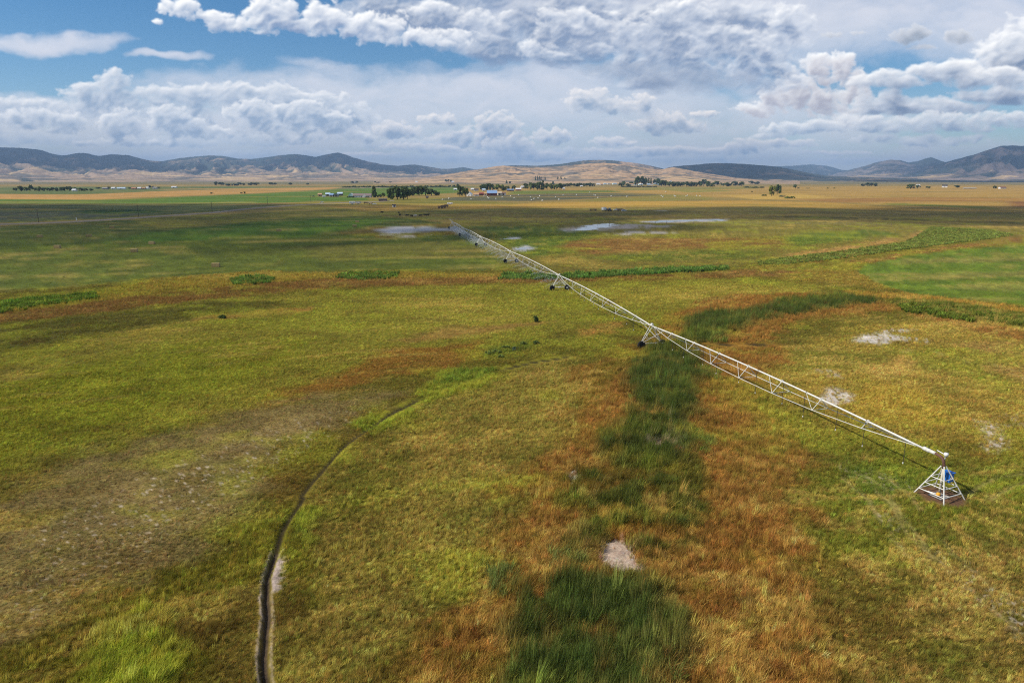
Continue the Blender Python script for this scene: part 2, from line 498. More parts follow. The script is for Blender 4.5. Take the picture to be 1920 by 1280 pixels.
# salt crust, mud and puddle margins: outline, colour, share of the ground it covers
CRUST = [
    ([(1128, 1060), (1130, 1020), (1160, 1010), (1190, 1045), (1208, 1076), (1160, 1084)], (196, 172, 150), 0.9, 0.25),
    ([(1205, 836), (1235, 822), (1262, 836), (1240, 846)], (186, 160, 132), 0.75, 0.2),
    ([(1245, 815), (1262, 780), (1285, 800), (1280, 850), (1262, 860)], (150, 130, 104), 0.5, 0.3),
    ([(1062, 890), (1072, 880), (1084, 900), (1074, 912)], (190, 172, 150), 0.6, 0.15),
    ([(1598, 640), (1620, 628), (1660, 624), (1690, 632), (1650, 645)], (206, 196, 182), 0.62, 1.0),
    ([(1640, 622), (1700, 616), (1720, 619), (1680, 624)], (200, 190, 176), 0.5, 0.6),
    ([(1690, 632), (1750, 636), (1740, 642), (1690, 640)], (180, 172, 156), 0.4, 0.6),
    ([(1535, 750), (1560, 728), (1592, 738), (1596, 756), (1560, 762)], (206, 194, 178), 0.62, 0.8),
    ([(1528, 692), (1560, 694), (1580, 710), (1556, 708)], (190, 178, 160), 0.5, 0.6),
    ([(1840, 790), (1866, 798), (1880, 840), (1860, 850)], (196, 182, 164), 0.5, 0.9),
    ([(1860, 780), (1930, 776), (1930, 800), (1880, 800)], (182, 168, 148), 0.35, 0.9),
    ([(1580, 880), (1660, 890), (1710, 915), (1700, 925), (1620, 905)], (168, 154, 126), 0.35, 0.8),
    ([(1640, 960), (1660, 955), (1690, 1000), (1680, 1010)], (176, 160, 130), 0.4, 0.5),
    ([(1740, 1040), (1780, 1036), (1900, 1150), (1930, 1200), (1880, 1160)], (176, 160, 132), 0.3, 0.9),
    ([(1860, 1110), (1930, 1130), (1960, 1230), (1900, 1190)], (182, 168, 144), 0.4, 0.9),
    ([(80, 1000), (240, 920), (420, 850), (600, 780), (680, 770), (560, 850), (420, 930), (260, 1000), (120, 1060)], (186, 170, 146), 0.24, 3.0),
    ([(0, 1110), (120, 1040), (300, 980), (280, 1030), (100, 1110), (0, 1180)], (172, 154, 128), 0.24, 2.5),
    ([(708, 432), (740, 426), (800, 426), (846, 430), (800, 434), (730, 437)], (206, 202, 198), 0.8, 4.0),
    ([(700, 440), (760, 438), (830, 442), (760, 444)], (190, 180, 166), 0.45, 4.0),
    ([(1040, 432), (1100, 422), (1170, 420), (1260, 422), (1240, 426), (1140, 431), (1070, 434)], (170, 160, 150), 0.6, 5.0),
    ([(1140, 440), (1160, 434), (1260, 436), (1200, 441)], (180, 172, 160), 0.5, 4.0),
    ([(940, 447), (974, 445), (975, 448), (942, 449)], (196, 192, 190), 0.8, 2.0),
    ([(955, 467), (985, 461), (1002, 464), (985, 470), (965, 470)], (186, 184, 184), 0.7, 2.0),
    ([(1190, 416), (1260, 412), (1364, 410), (1360, 415), (1240, 418)], (176, 168, 160), 0.6, 4.0),
    ([(1230, 394.5), (1260, 394.5), (1260, 395.5), (1230, 395.5)], (190, 180, 160), 0.7, 4.0),
    ([(640, 352.6), (720, 352), (720, 352.8), (640, 353.2)], (190, 170, 140), 0.6, 15.0),
]
CRUST = [(gpoly(p), lin(c), s, f) for p, c, s, f in CRUST]

TRACKS = [gpoly(t) for t in ([(1570, 872), (1640, 890), (1690, 930), (1720, 980), (1770, 1040), (1850, 1110), (1960, 1210)], [(1600, 900), (1650, 940), (1680, 1000), (1720, 1040)],
                              [(1820, 940), (1880, 905), (1960, 890), (2100, 900)], [(1500, 655), (1600, 652), (1740, 660), (1880, 690), (1980, 730)])]

# palette that local variation drifts towards
STRAW, YGRN, DGRN, BRWN = lin((182, 154, 84)), lin((154, 156, 46)), lin((84, 94, 30)), lin((128, 98, 50))


def cover(X, Y, fine=True):
    """colour (linear albedo) and grass height of the ground cover at X, Y"""
    n = len(X)
    P = np.stack([X, Y], 1)
    r = np.hypot(X, Y)
    warp = []
    for k, s in enumerate((4.0, 26.0, 190.0)):
        warp.append(np.stack([fbm(X / s, Y / s, 4, 31 + k * 7, 0.55), fbm(X / s + 50, Y / s, 4, 33 + k * 7, 0.55)], 1))
    C = np.tile(lin((120, 112, 44)), (n, 1))
    C[r > 420] = lin((150, 128, 76))
    Hh = np.where(r < 420, 0.3, 0.2)
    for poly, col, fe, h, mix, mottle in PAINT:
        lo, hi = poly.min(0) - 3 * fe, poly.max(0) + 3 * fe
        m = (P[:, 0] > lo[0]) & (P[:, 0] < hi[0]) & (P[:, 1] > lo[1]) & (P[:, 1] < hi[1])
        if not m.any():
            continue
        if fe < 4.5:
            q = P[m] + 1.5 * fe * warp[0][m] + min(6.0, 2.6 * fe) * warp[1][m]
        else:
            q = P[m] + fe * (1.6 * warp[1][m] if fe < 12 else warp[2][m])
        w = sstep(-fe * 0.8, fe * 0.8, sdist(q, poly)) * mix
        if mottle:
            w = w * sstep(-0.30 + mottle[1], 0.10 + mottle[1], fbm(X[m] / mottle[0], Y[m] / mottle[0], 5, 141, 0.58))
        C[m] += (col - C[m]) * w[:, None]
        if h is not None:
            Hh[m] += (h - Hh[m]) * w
    # natural drift: drier, lusher, darker, browner patches at several sizes
    dn = 1 - sstep(450, 900, r)
    a1 = fbm(X / 38, Y / 30, 5, 61)
    a2 = fbm(X / 9 + 4, Y / 7, 5, 67)
    a3 = fbm(X / 2.4, Y / 2.0 + 9, 4, 71)
    # wind-drawn streaks
    su, sv = X * 0.93 + Y * 0.36, -X * 0.36 + Y * 0.93
    a4 = fbm(su / 14, sv / 2.6, 4, 75)
    a5 = fbm(su / 3.0, sv / 0.55, 3, 79)
    rp, th = rel_rut(X, Y)
    ring = fbm((rp + 2.5 * a2) / 3.2, th * 5, 4, 121) * (1 - sstep(-6, 4, rp))
    mown = sstep(0.16, 0.13, Hh)
    wild = dn * (1 - 0.75 * mown)
    for col, w in ((STRAW, sstep(0.08, 0.34, 0.8 * a1 + 0.7 * a4 + 0.8 * ring - 0.05) * 0.52), (YGRN, sstep(0.02, 0.32, a2 * 0.6 - a1 * 0.9) * 0.55),
                   (DGRN, sstep(0.1, 0.36, a4 * 0.9 - 0.45 * a2 - 0.7 * ring) * 0.38), (BRWN, sstep(0.2, 0.5, -a2 + 0.35 * a3) * 0.30)):
        keep = wild * w * np.where(Hh > 1.0, 0.4, 1.0) * np.where((Hh > 0.55) & (Hh <= 1.0), 0.85, 1.0)
        C += (col - C) * keep[:, None]
    # swaths of the mown fields run with the ditch
    t = np.array([0.985, 0.17])
    tu, tv = X * t[0] + Y * t[1], -X * t[1] + Y * t[0]
    st = fbm(tu / 60, tv / 3.2, 4, 85)
    st2 = fbm(tu / 90, tv / 9.0, 3, 88)
    C *= (1 + dn * mown * (0.45 * st + 0.5 * st2))[:, None]
    C += (lin((150, 132, 80)) - C) * (dn * mown * sstep(0.12, 0.4, st2 + 0.4 * a1) * 0.55)[:, None]
    # far fields: long streaks lying across the view
    ff = sstep(380, 700, r)
    s1 = fbm(X / 260, Y / 34, 5, 91)
    s2 = fbm(X / 70, Y / 11, 4, 95)
    C *= (1 + ff * (0.38 * s1 + 0.22 * s2))[:, None]
    C += (lin((196, 152, 84)) - C) * (ff * sstep(0.1, 0.4, fbm(X / 420, Y / 60, 4, 97)) * 0.45)[:, None]
    C += (lin((104, 110, 56)) - C) * (ff * sstep(0.12, 0.4, fbm(X / 350 + 9, Y / 70, 4, 99)) * 0.45)[:, None]
    # brightness grain
    C *= (1 + dn * (0.24 * a3 + 0.22 * a5 + 0.26 * a4 + 0.16 * a2 + 0.18 * a1))[:, None]
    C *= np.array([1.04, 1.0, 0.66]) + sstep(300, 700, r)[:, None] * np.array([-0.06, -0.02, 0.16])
    # crusts
    for poly, col, share, fe in CRUST:
        lo, hi = poly.min(0) - 4 * fe, poly.max(0) + 4 * fe
        m = (P[:, 0] > lo[0]) & (P[:, 0] < hi[0]) & (P[:, 1] > lo[1]) & (P[:, 1] < hi[1])
        if not m.any():
            continue
        x, y = X[m], Y[m]
        s = 0.35 if fe < 3.5 else 5.0
        q = P[m] + fe * 1.3 * warp[0 if fe < 1.6 else 1][m]
        if fe < 3.5:
            q = q + 0.55 * np.stack([fbm(x / 0.9, y / 0.9, 4, 111, 0.6), fbm(x / 0.9 + 7, y / 0.9, 4, 113, 0.6)], 1)
        ins = sstep(-fe, fe * 0.8, sdist(q, poly))
        g = fbm(x / (s * 2.2), y / s, 4, 101, 0.6)
        w = ins * sstep(0.5 - share, 0.72 - share, g * 0.9 + 0.12)
        C[m] += (col - C[m]) * np.clip(w, 0, 1)[:, None]
        Hh[m] *= 1 - 0.8 * w
    if fine:
        m = r < 180
        if m.any():
            dark, gravel, wide = rut_masks(X[m], Y[m])
            cm = C[m]
            cm += (lin((178, 160, 146)) - cm) * gravel[:, None]
            rc = np.where(wide[:, None] > 0.5, lin((74, 62, 50)), lin((60, 52, 30)))
            cm += (rc - cm) * dark[:, None]
            C[m] = cm
            hm = Hh[m]
            dd, aa = rel_rut(X[m], Y[m])
            clr = np.maximum(band(aa, A_BOT, A_END, 0.02) * (1 - 0.85 * band(aa, _ang(800, 750), _ang(955, 697), 0.03)), band(aa, A_R0, A_R1, 0.02))
            hm *= (1 - dark) * (1 - gravel) * (1 - 0.85 * clr * np.exp(-(dd / (0.55 + 0.95 * band(aa, A_MID, A_END, 0.05) + 1.5 * band(aa, A_R0, A_R1, 0.02))) ** 4))
            Hh[m] = hm
        # wheel marks of the service truck
        for trk in TRACKS:
            dt = np.full(n, 1e9)
            for a_, b_ in zip(trk[:-1], trk[1:]):
                e_ = b_ - a_
                t_ = np.clip(((P - a_) @ e_) / (e_ @ e_), 0, 1)
                dt = np.minimum(dt, np.hypot(*(P - a_ - t_[:, None] * e_).T))
            dt = dt + 0.25 * a3
            w = np.exp(-((dt - 0.85) / 0.24) ** 2) * sstep(-0.35, 0.15, a2 + a3)
            C += (lin((158, 140, 92)) - C) * (0.5 * w)[:, None]
            Hh *= 1 - 0.6 * w
        # bare mud on the pad under the pivot
        q = np.hypot(X - PIVOT[0], Y - PIVOT[1])
        w = sstep(2.5, 1.6, q + 0.8 * a3)
        C += (lin((112, 84, 62)) - C) * w[:, None]
        Hh *= 1 - w
    return np.clip(C * K_ALB, 0.004, 0.85), Hh


# ------------------------------------------------------------------ ground sheet
def build_ground():
    fine_a = np.radians(np.linspace(-47, 47, 620))
    rest = np.radians(np.linspace(47, 313, 74))[1:-1]
    az = np.concatenate([fine_a, rest])
    inv = np.linspace(1 / 26.0, 1 / 420.0, 330)
    r1 = 1 / inv
    r2 = np.geomspace(420, 9000, 190)[1:]
    r3 = np.array([12000, 16000, 22000, 30000, 45000, 70000.0])
    r0 = np.array([2.0, 10.0, 18.0, 23.0])
    r = np.concatenate([r0, r1, r2, r3])
    R, A = np.meshgrid(r, az, indexing='ij')
    X, Y = (R * np.sin(A)).ravel(), (R * np.cos(A)).ravel()
    Z = ground_z(X, Y)
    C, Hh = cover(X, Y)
    C *= (1 - 0.42 * sstep(0.12, 0.3, Hh) * (1 - sstep(180, 300, np.hypot(X, Y))))[:, None]      # ground colour darkened in the gaps between the standing tufts
    V = np.stack([X, Y, Z], 1)
    F = grid_faces(len(r), len(az), True)[:, ::-1]
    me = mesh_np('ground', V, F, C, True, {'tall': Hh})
    m, n, l = nmat('meadow_ground')
    out = n.new('ShaderNodeOutputMaterial')
    b = n.new('ShaderNodeBsdfPrincipled')
    at = n.new('ShaderNodeAttribute')
    at.attribute_name = 'Col'
    tc = n.new('ShaderNodeNewGeometry')
    acc = at.outputs['Color']
    for sc_, lo, hi in ((0.9, 0.62, 1.38), (4.5, 0.72, 1.28), (0.16, 0.82, 1.18)):
        t = noise_node(n, sc_, 3, 0.6)
        l.new(tc.outputs['Position'], t.inputs['Vector'])
        mr = n.new('ShaderNodeMapRange')
        mr.inputs[1].default_value = 0.25
        mr.inputs[2].default_value = 0.75
        mr.inputs[3].default_value = lo
        mr.inputs[4].default_value = hi
        l.new(t.outputs['Fac'], mr.inputs[0])
        acc = mixcol(n, l, 'MULTIPLY', 1.0, acc, mr.outputs[0])
    l.new(acc, b.inputs['Base Color'])
    b.inputs['Roughness'].default_value = 0.95
    b.inputs['Specular IOR Level'].default_value = 0.1
    bt = noise_node(n, 2.6, 4, 0.65)
    l.new(tc.outputs['Position'], bt.inputs['Vector'])
    bp = n.new('ShaderNodeBump')
    bp.inputs['Strength'].default_value = 0.6
    bp.inputs['Distance'].default_value = 0.25
    l.new(bt.outputs['Fac'], bp.inputs['Height'])
    l.new(bp.outputs['Normal'], b.inputs['Normal'])
    l.new(b.outputs[0], out.inputs['Surface'])
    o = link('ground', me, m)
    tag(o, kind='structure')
    return o


build_ground()


# ------------------------------------------------------------------ hills
def hill_material(name='hill_range'):
    m, n, l = nmat(name)
    out = n.new('ShaderNodeOutputMaterial')
    b = n.new('ShaderNodeBsdfPrincipled')
    at = n.new('ShaderNodeAttribute')
    at.attribute_name = 'Col'
    g = n.new('ShaderNodeNewGeometry')
    t = noise_node(n, 0.012, 5, 0.65)
    l.new(g.outputs['Position'], t.inputs['Vector'])
    mr = n.new('ShaderNodeMapRange')
    mr.inputs[1].default_value = 0.3
    mr.inputs[2].default_value = 0.7
    mr.inputs[3].default_value = 0.7
    mr.inputs[4].default_value = 1.3
    l.new(t.outputs['Fac'], mr.inputs[0])
    l.new(mixcol(n, l, 'MULTIPLY', 1.0, at.outputs['Color'], mr.outputs[0]), b.inputs['Base Color'])
    b.inputs['Roughness'].default_value = 1.0
    b.inputs['Specular IOR Level'].default_value = 0.0
    l.new(b.outputs[0], out.inputs['Surface'])
    return m


HILLM = hill_material()
TAN, TAN2, SAGE, FOREST, ROCK = lin((190, 158, 122)), lin((204, 174, 128)), lin((122, 114, 100)), lin((58, 72, 66)), lin((156, 142, 132))


def hill(name, sky, D, r0, forest, seed, nc=420, nr=70, power=1.7, spur=0.7, spurk=30.0, tan=TAN):
    pts = sorted(azel(*p) for p in sky)
    pa = np.array([p[0] for p in pts])
    pe = np.array([p[1] for p in pts])
    az = np.linspace(pa[0], pa[-1], nc)
    el = np.interp(az, pa, pe)
    k = np.hanning(7)
    k /= k.sum()
    el = np.convolve(np.pad(el, 3, mode='edge'), k, 'valid')
    el = el + 0.0006 * fbm(az * 160, az * 0 + seed, 5, seed, 0.6)
    crest = np.maximum(CAM_H + D * np.tan(el), 2.0)
    t = np.concatenate([np.linspace(0, 1, nr - 10), np.linspace(1.03, 1.5, 10)])
    T, A = np.meshgrid(t, az, indexing='ij')
    Tc = np.clip(T, 0, 1)
    CR = np.broadcast_to(crest, T.shape)
    Rr = r0 + (D - r0) * T
    X, Y = Rr * np.sin(A), Rr * np.cos(A)
    q = D / 13000.0
    # spurs and gullies running down to the valley
    wx = fbm(X / 2600 / q, Y / 2600 / q, 4, seed + 5)
    rid = 1 - np.abs(fbm(A * spurk + 1.6 * wx, T * 1.3 + 3, 5, seed + 9, 0.55)) * 2.6
    knob = fbm(X / 900 / q, Y / 900 / q, 5, seed + 11, 0.55)
    prof = np.where(T <= 1, T ** power, 1 - (T - 1) * 1.3)
    cut = spur * (1 - rid) * Tc ** 0.6 * (1 - Tc ** 6)
    Z = CR * np.clip(prof * (1 - np.clip(cut, -0.3, 0.85)), -0.2, 1.0)
    Z += np.where(T < 1, np.sin(np.pi * Tc) * CR * 0.30 * knob * (0.3 + 0.7 * Tc), 0)
    Z = np.minimum(Z, CR * np.where(T < 1, 0.25 + 0.75 * Tc ** 0.8, 1))
    Z -= 3.0 * (T <= 0.001)
    gt = np.gradient(Z, axis=0)
    n1 = fbm(X / 1300 / q, Y / 1300 / q, 5, seed + 3, 0.6)
    n2 = fbm(X / 320 / q, Y / 320 / q, 4, seed + 13, 0.6)
    fr = sstep(-0.15, 0.25, forest(A, T) + 0.75 * n1 + 0.45 * n2 - 0.5 * (rid - 0.6) + 0.25 * knob)
    tn = sstep(-0.15, 0.3, n2 * 0.7 + fbm(X / 800 / q, Y / 500 / q, 4, seed + 4))
    C = tan * (1 - tn[..., None]) + SAGE * tn[..., None]
    pl = sstep(0.16, 0.24, fbm(X / 700 / q, Y / 420 / q, 3, seed + 6)) * (T < 0.5)
    C = C + (TAN2 * 1.1 - C) * pl[..., None] * 0.85
    rk = sstep(0.2, 0.45, fbm(X / 260 / q, Y / 260 / q, 4, seed + 8)) * (T > 0.45)
    C = C + (ROCK - C) * rk[..., None] * 0.6
    C = C + (FOREST * (1 + 0.5 * n2[..., None]) - C) * (fr * 0.93)[..., None]
    V = np.stack([X.ravel(), Y.ravel(), Z.ravel()], 1)
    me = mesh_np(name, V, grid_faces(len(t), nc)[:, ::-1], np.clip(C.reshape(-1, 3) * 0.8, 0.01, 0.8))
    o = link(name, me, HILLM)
    tag(o, kind='structure')
    return o


hill('hills', [(-900, 300), (-500, 286), (-300, 270), (-150, 276), (0, 276.5), (40, 277.5), (75, 281), (100, 289), (118, 292), (135, 289), (150, 286.5), (165, 288), (185, 293), (208, 289.5), (240, 291), (262, 297),
               (285, 302), (305, 302.5), (335, 297), (362, 294), (395, 291.5), (420, 293), (445, 297.5), (470, 298.5), (500, 295), (528, 291), (553, 289), (575, 291.5), (592, 294.5), (608, 290.5), (622, 288),
               (634, 286), (648, 290), (664, 296), (690, 303), (720, 309), (745, 311), (775, 308.5), (800, 312), (830, 317), (852, 316), (868, 313.5), (885, 317), (905, 319), (950, 327), (1000, 334)],
     13000, 5200, lambda A, T: -0.36 + 0.72 * sstep(0.3, 0.75, T), 201, nc=800, nr=110, power=1.7, tan=lin((178, 152, 124)))
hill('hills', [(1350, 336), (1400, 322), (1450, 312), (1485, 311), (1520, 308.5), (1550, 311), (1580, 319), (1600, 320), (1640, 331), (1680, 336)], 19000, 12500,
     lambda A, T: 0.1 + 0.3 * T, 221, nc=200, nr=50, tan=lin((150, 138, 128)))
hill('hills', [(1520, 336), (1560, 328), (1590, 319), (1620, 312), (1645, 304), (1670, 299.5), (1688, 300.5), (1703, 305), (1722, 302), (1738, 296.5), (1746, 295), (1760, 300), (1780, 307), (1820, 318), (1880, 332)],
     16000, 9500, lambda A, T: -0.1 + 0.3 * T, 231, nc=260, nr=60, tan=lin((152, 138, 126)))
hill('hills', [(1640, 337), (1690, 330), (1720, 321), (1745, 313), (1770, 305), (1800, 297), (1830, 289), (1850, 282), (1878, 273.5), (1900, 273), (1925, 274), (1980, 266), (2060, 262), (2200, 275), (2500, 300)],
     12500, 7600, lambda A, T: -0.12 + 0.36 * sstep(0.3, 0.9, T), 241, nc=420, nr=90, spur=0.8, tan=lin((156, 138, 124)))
hill('hills', [(860, 330), (900, 318), (930, 313), (960, 310), (1010, 311), (1050, 308), (1080, 303), (1100, 300.5), (1130, 300), (1150, 301), (1175, 304), (1200, 307), (1225, 312), (1250, 318), (1300, 332)],
     8600, 5600, lambda A, T: 0.3 + 0 * T, 251, nc=260, nr=50)
hill('hills', [(1180, 337), (1225, 326), (1255, 313.5), (1275, 311), (1300, 309.5), (1330, 306.5), (1360, 306), (1400, 308), (1440, 311), (1465, 314), (1490, 319), (1515, 324), (1545, 329), (1600, 332), (1680, 334.5), (1800, 336.5)],
     9200, 5600, lambda A, T: 0.16 + 0.25 * T, 261, nc=320, nr=60, spur=0.35)
hill('hills', [(700, 341), (760, 337.5), (800, 333), (850, 325), (880, 320), (905, 316.5), (925, 312.5), (945, 310.5), (970, 312.5), (1000, 313.5), (1040, 313), (1075, 309.5), (1105, 306.5), (1130, 305.5), (1150, 306.5),
               (1180, 310), (1210, 315.5), (1235, 319), (1250, 316), (1263, 313.5), (1278, 316), (1300, 320.5), (1330, 326), (1380, 333), (1440, 339), (1500, 342)],
     5600, 3300, lambda A, T: -0.5 + 0 * T, 271, nc=460, nr=90, power=1.3, spur=0.4, spurk=22)

# ------------------------------------------------------------------ cloudy sky: computed once for the sector of sky in view, laid on the sphere by azimuth and elevation
def shift(a, dx, dy):
    """a sampled at (x + dx, y + dy), edges held"""
    h, w = a.shape
    ix = np.clip(np.arange(w) + int(round(dx)), 0, w - 1)
    iy = np.clip(np.arange(h) + int(round(dy)), 0, h - 1)
    return a[iy][:, ix]


def blur(T, n=1):
    for _ in range(n):
        p = np.pad(T, 2, mode='edge')
        T = (p[:-4] + 4 * p[1:-3] + 6 * p[2:-2] + 4 * p[3:-1] + p[4:]) / 16.0
        T = (T[:, :-4] + 4 * T[:, 1:-3] + 6 * T[:, 2:-2] + 4 * T[:, 3:-1] + T[:, 4:]) / 16.0
    return T


SKY_A, SKY_E, SKY_PX = math.radians(52), math.radians(24), 0.058
_nc, _nr = int(2 * math.degrees(SKY_A) / SKY_PX), int(math.degrees(SKY_E) / SKY_PX)
_A, _E = np.meshgrid(np.linspace(-SKY_A, SKY_A, _nc), np.linspace(0, SKY_E, _nr))
_dx, _dy, _dz = np.sin(_A) * np.cos(_E), np.cos(_A) * np.cos(_E), np.sin(_E)
_fw, _up = _dy * CP - _dz * SP, _dy * SP + _dz * CP
SX, SY = 960 + FPX * _dx / _fw, 640 - FPX * _up / _fw      # where each sky sample sits in the photo
PXS = 1.0 / (FPX * math.radians(SKY_PX))                    # samples per photo pixel
RGBA = np.zeros(SX.shape + (4,))


def over(col, al):
    RGBA[..., :3] = RGBA[..., :3] * (1 - al[..., None]) + col * al[..., None]
    RGBA[..., 3] = RGBA[..., 3] * (1 - al) + al


def bank(shapes, ns, amp, seed, dens, white, shade, dark, bias=0.0, stretch=1.4, ragged=0.55, occk=1.3, amax=1.0, soft=0.0, rk=1.0, powder=0.25):
    lo_y, hi_y = min(s[1] - s[3] for s in shapes) - ns * 1.5, max(s[1] + s[4] for s in shapes) + ns * 1.5
    rows = np.where((SY.min(1) < hi_y) & (SY.max(1) > lo_y))[0]
    r0, r1 = rows.min(), rows.max() + 1
    lo_x, hi_x = min(s[0] - s[2] for s in shapes) - ns * 1.5, max(s[0] + s[2] for s in shapes) + ns * 1.5
    cols = np.where((SX.min(0) < hi_x) & (SX.max(0) > lo_x))[0]
    c0, c1 = cols.min(), cols.max() + 1
    x, y = SX[r0:r1, c0:c1], SY[r0:r1, c0:c1]
    wx = fbm(x / ns / 1.9, y / ns / 1.2, 5, seed + 40, 0.55)
    wy = fbm(x / ns / 1.9 + 31, y / ns / 1.2, 5, seed + 50, 0.55)
    xs, ys = x + wx * ns * 0.62, y + wy * ns * 0.36
    S = np.full(x.shape, -1.2)
    for cx, cy, rx, ru, rd, s in shapes:
        q = ys - cy
        e = s * (1 - ((xs - cx) / rx) ** 2 - (q / np.where(q < 0, ru, rd)) ** 2)
        k = 0.18
        h = np.clip(0.5 + 0.5 * (S - e) / k, 0, 1)
        S = e + (S - e) * h + k * h * (1 - h)               # soft union
    B = billow((x + wx * ns * 0.45) / (ns * stretch), (y + wy * ns * 0.35) / ns, 6, seed, 0.52)
    f2 = fbm((x + wx * ns) / (ns * stretch) * 1.3, (y + wy * ns) / ns * 1.3, 7, seed + 70, ragged)
    D = np.minimum(S, 0.9) + amp * (B - 0.40) + 0.55 * amp * f2 + bias
    Dc = np.clip(D, 0, None)
    al = (1 - np.exp(-dens * Dc * (Dc / (Dc + 0.12 + soft)))) * amax
    # light comes from the upper left: what stands in its way dims it
    occ = np.zeros_like(x)
    Db = blur(Dc, 1)
    for st, w in ((0.05, 0.5), (0.12, 0.7), (0.24, 0.9), (0.42, 1.0), (0.7, 1.0), (1.1, 0.8)):
        d = st * ns * PXS
        occ += w * shift(Db, -0.50 * d, 0.86 * d)
    occ = occ / 4.9
    occ = occ + 0.25 * blur(occ, 4)
    # small heads catch the light on their upper left
    Tb = blur(Dc, 1)
    gy, gx = np.gradient(Tb)
    rel = np.clip((0.55 * gx - 0.83 * gy) * ns * PXS * 0.10 * rk, -0.7, 0.9)
    lit = np.exp(-occk * occ) + 0.42 * rel
    lit = lit * (1 - powder * np.exp(-4 * Dc)) 
    lit = np.clip(lit, 0, 1.15)[..., None]
    # flat undersides
    low = np.clip(sstep(0.5, 1.15, occ) * 0.9, 0, 1)[..., None]
    sh = shade * (1 - low) + dark * low
    col = sh + (white - sh) * lit
    full = np.zeros(SX.shape)
    full[r0:r1, c0:c1] = al
    c3 = np.zeros(SX.shape + (3,))
    c3[r0:r1, c0:c1] = col
    over(np.clip(c3, 0.02, 1.1), full)


W_, S_, D_ = np.array([1.06, 1.04, 1.01]), np.array([0.39, 0.45, 0.56]), np.array([0.15, 0.21, 0.33])
WF, SF, DF = np.array([0.95, 0.94, 0.93]), np.array([0.42, 0.50, 0.61]), np.array([0.29, 0.38, 0.51])
WP = np.array([1.0, 0.94, 0.89])
# high thin sheet
bank([(820, 185, 640, 75, 100, .9), (1250, 225, 600, 80, 90, .75), (1500, 40, 800, 150, 80, .9), (1900, 80, 360, 120, 60, .9), (95, 82, 175, 24, 22, .9), (310, 106, 80, 10, 10, .7), (40, 195, 340, 28, 80, .9),
      (2300, 100, 500, 200, 200, .8), (300, -150, 700, 60, 40, .6), (-300, 120, 250, 40, 40, .7), (420, 250, 700, 80, 120, 1.0), (1200, 290, 900, 50, 70, .75), (1850, 290, 500, 24, 60, .6)],
     95, 0.65, 300, 3.0, np.array([0.82, 0.80, 0.83]), np.array([0.66, 0.67, 0.73]), np.array([0.55, 0.60, 0.68]), bias=0.06, stretch=2.4, occk=0.5, amax=0.93, soft=0.45, rk=0.7, ragged=0.6)
# horizon bank, hazy
bank([(140, 292, 260, 10, 14, .9), (520, 290, 300, 10, 14, .9), (900, 296, 260, 10, 12, .9), (1250, 298, 260, 8, 10, .8), (1600, 302, 260, 6, 8, .7), (60, 262, 140, 18, 14, 1), (300, 268, 150, 14, 10, 1), (500, 262, 120, 14, 14, 1), (760, 272, 120, 14, 12, 1),
      (-200, 270, 200, 26, 26, 1), (1380, 285, 130, 10, 8, .9), (1000, 285, 130, 10, 10, .9)],
     22, 1.0, 310, 3.0, np.array([0.80, 0.82, 0.84]), np.array([0.50, 0.58, 0.68]), np.array([0.40, 0.50, 0.62]), stretch=1.7, occk=1.5, soft=0.15, rk=1.4)
# far cumulus, the rear heads
bank([(212, 150, 36, 22, 60, 1.1), (172, 175, 70, 22, 50, 1), (250, 178, 60, 20, 50, .9), (330, 178, 100, 22, 60, .9), (430, 170, 90, 20, 50, .9), (520, 178, 80, 26, 60, .9), (585, 190, 80, 26, 60, 1), (40, 196, 110, 16, 50, .9), (650, 215, 60, 24, 40, .8),
      (-120, 200, 120, 50, 60, 1), (-300, 220, 140, 60, 50, .9)], 30, 1.25, 320, 3.4, WF, SF, DF, stretch=1.4, occk=2.0, rk=1.6)
bank([(1100, 187, 48, 24, 24, 1), (1150, 200, 62, 20, 16, .9), (1207, 192, 26, 20, 22, 1), (930, 250, 60, 40, 40, 1), (860, 258, 60, 18, 20, .9), (745, 245, 50, 20, 18, .9), (1035, 256, 46, 18, 16, 1), (1240, 236, 62, 32, 18, 1), (1296, 240, 38, 16, 12, 1),
      (1150, 268, 50, 14, 8, .9), (820, 225, 40, 14, 12, .8), (1320, 215, 30, 8, 8, .8)], 22, 1.15, 325, 4.6, WP, SF, DF, stretch=1.3, occk=1.8, rk=1.5)
# far cumulus, the front heads
bank([(60, 222, 70, 20, 24, .9), (120, 232, 50, 26, 26, 1), (228, 236, 50, 36, 28, 1.1), (318, 226, 46, 34, 34, 1.1), (362, 240, 40, 24, 24, 1), (480, 210, 60, 28, 40, 1), (570, 215, 60, 30, 40, 1), (625, 228, 44, 26, 30, 1), (540, 240, 70, 18, 20, .8),
      (430, 250, 70, 14, 14, .8), (675, 257, 36, 14, 11, 1.1), (560, 262, 90, 10, 9, .8), (250, 268, 120, 9, 8, .8), (-60, 240, 90, 30, 20, 1)], 26, 1.3, 330, 3.6, W_ * 0.98, SF, DF, stretch=1.3, occk=2.1, rk=1.7)
bank([(955, 278, 56, 26, 12, 1.1), (985, 291, 100, 8, 8, .9), (1190, 286, 110, 11, 8, .9), (1240, 284, 60, 10, 8, 1), (1030, 298, 140, 5, 5, .8), (1330, 284, 120, 8, 6, .8), (1400, 276, 46, 16, 11, 1), (1470, 270, 80, 10, 8, .9), (1560, 288, 90, 5, 5, .8),
      (760, 276, 60, 9, 7, .9), (830, 282, 60, 8, 7, .8), (700, 290, 60, 5, 4, .8)], 18, 1.1, 335, 4.2, WP, SF, DF, stretch=1.6, occk=1.8, rk=1.4)
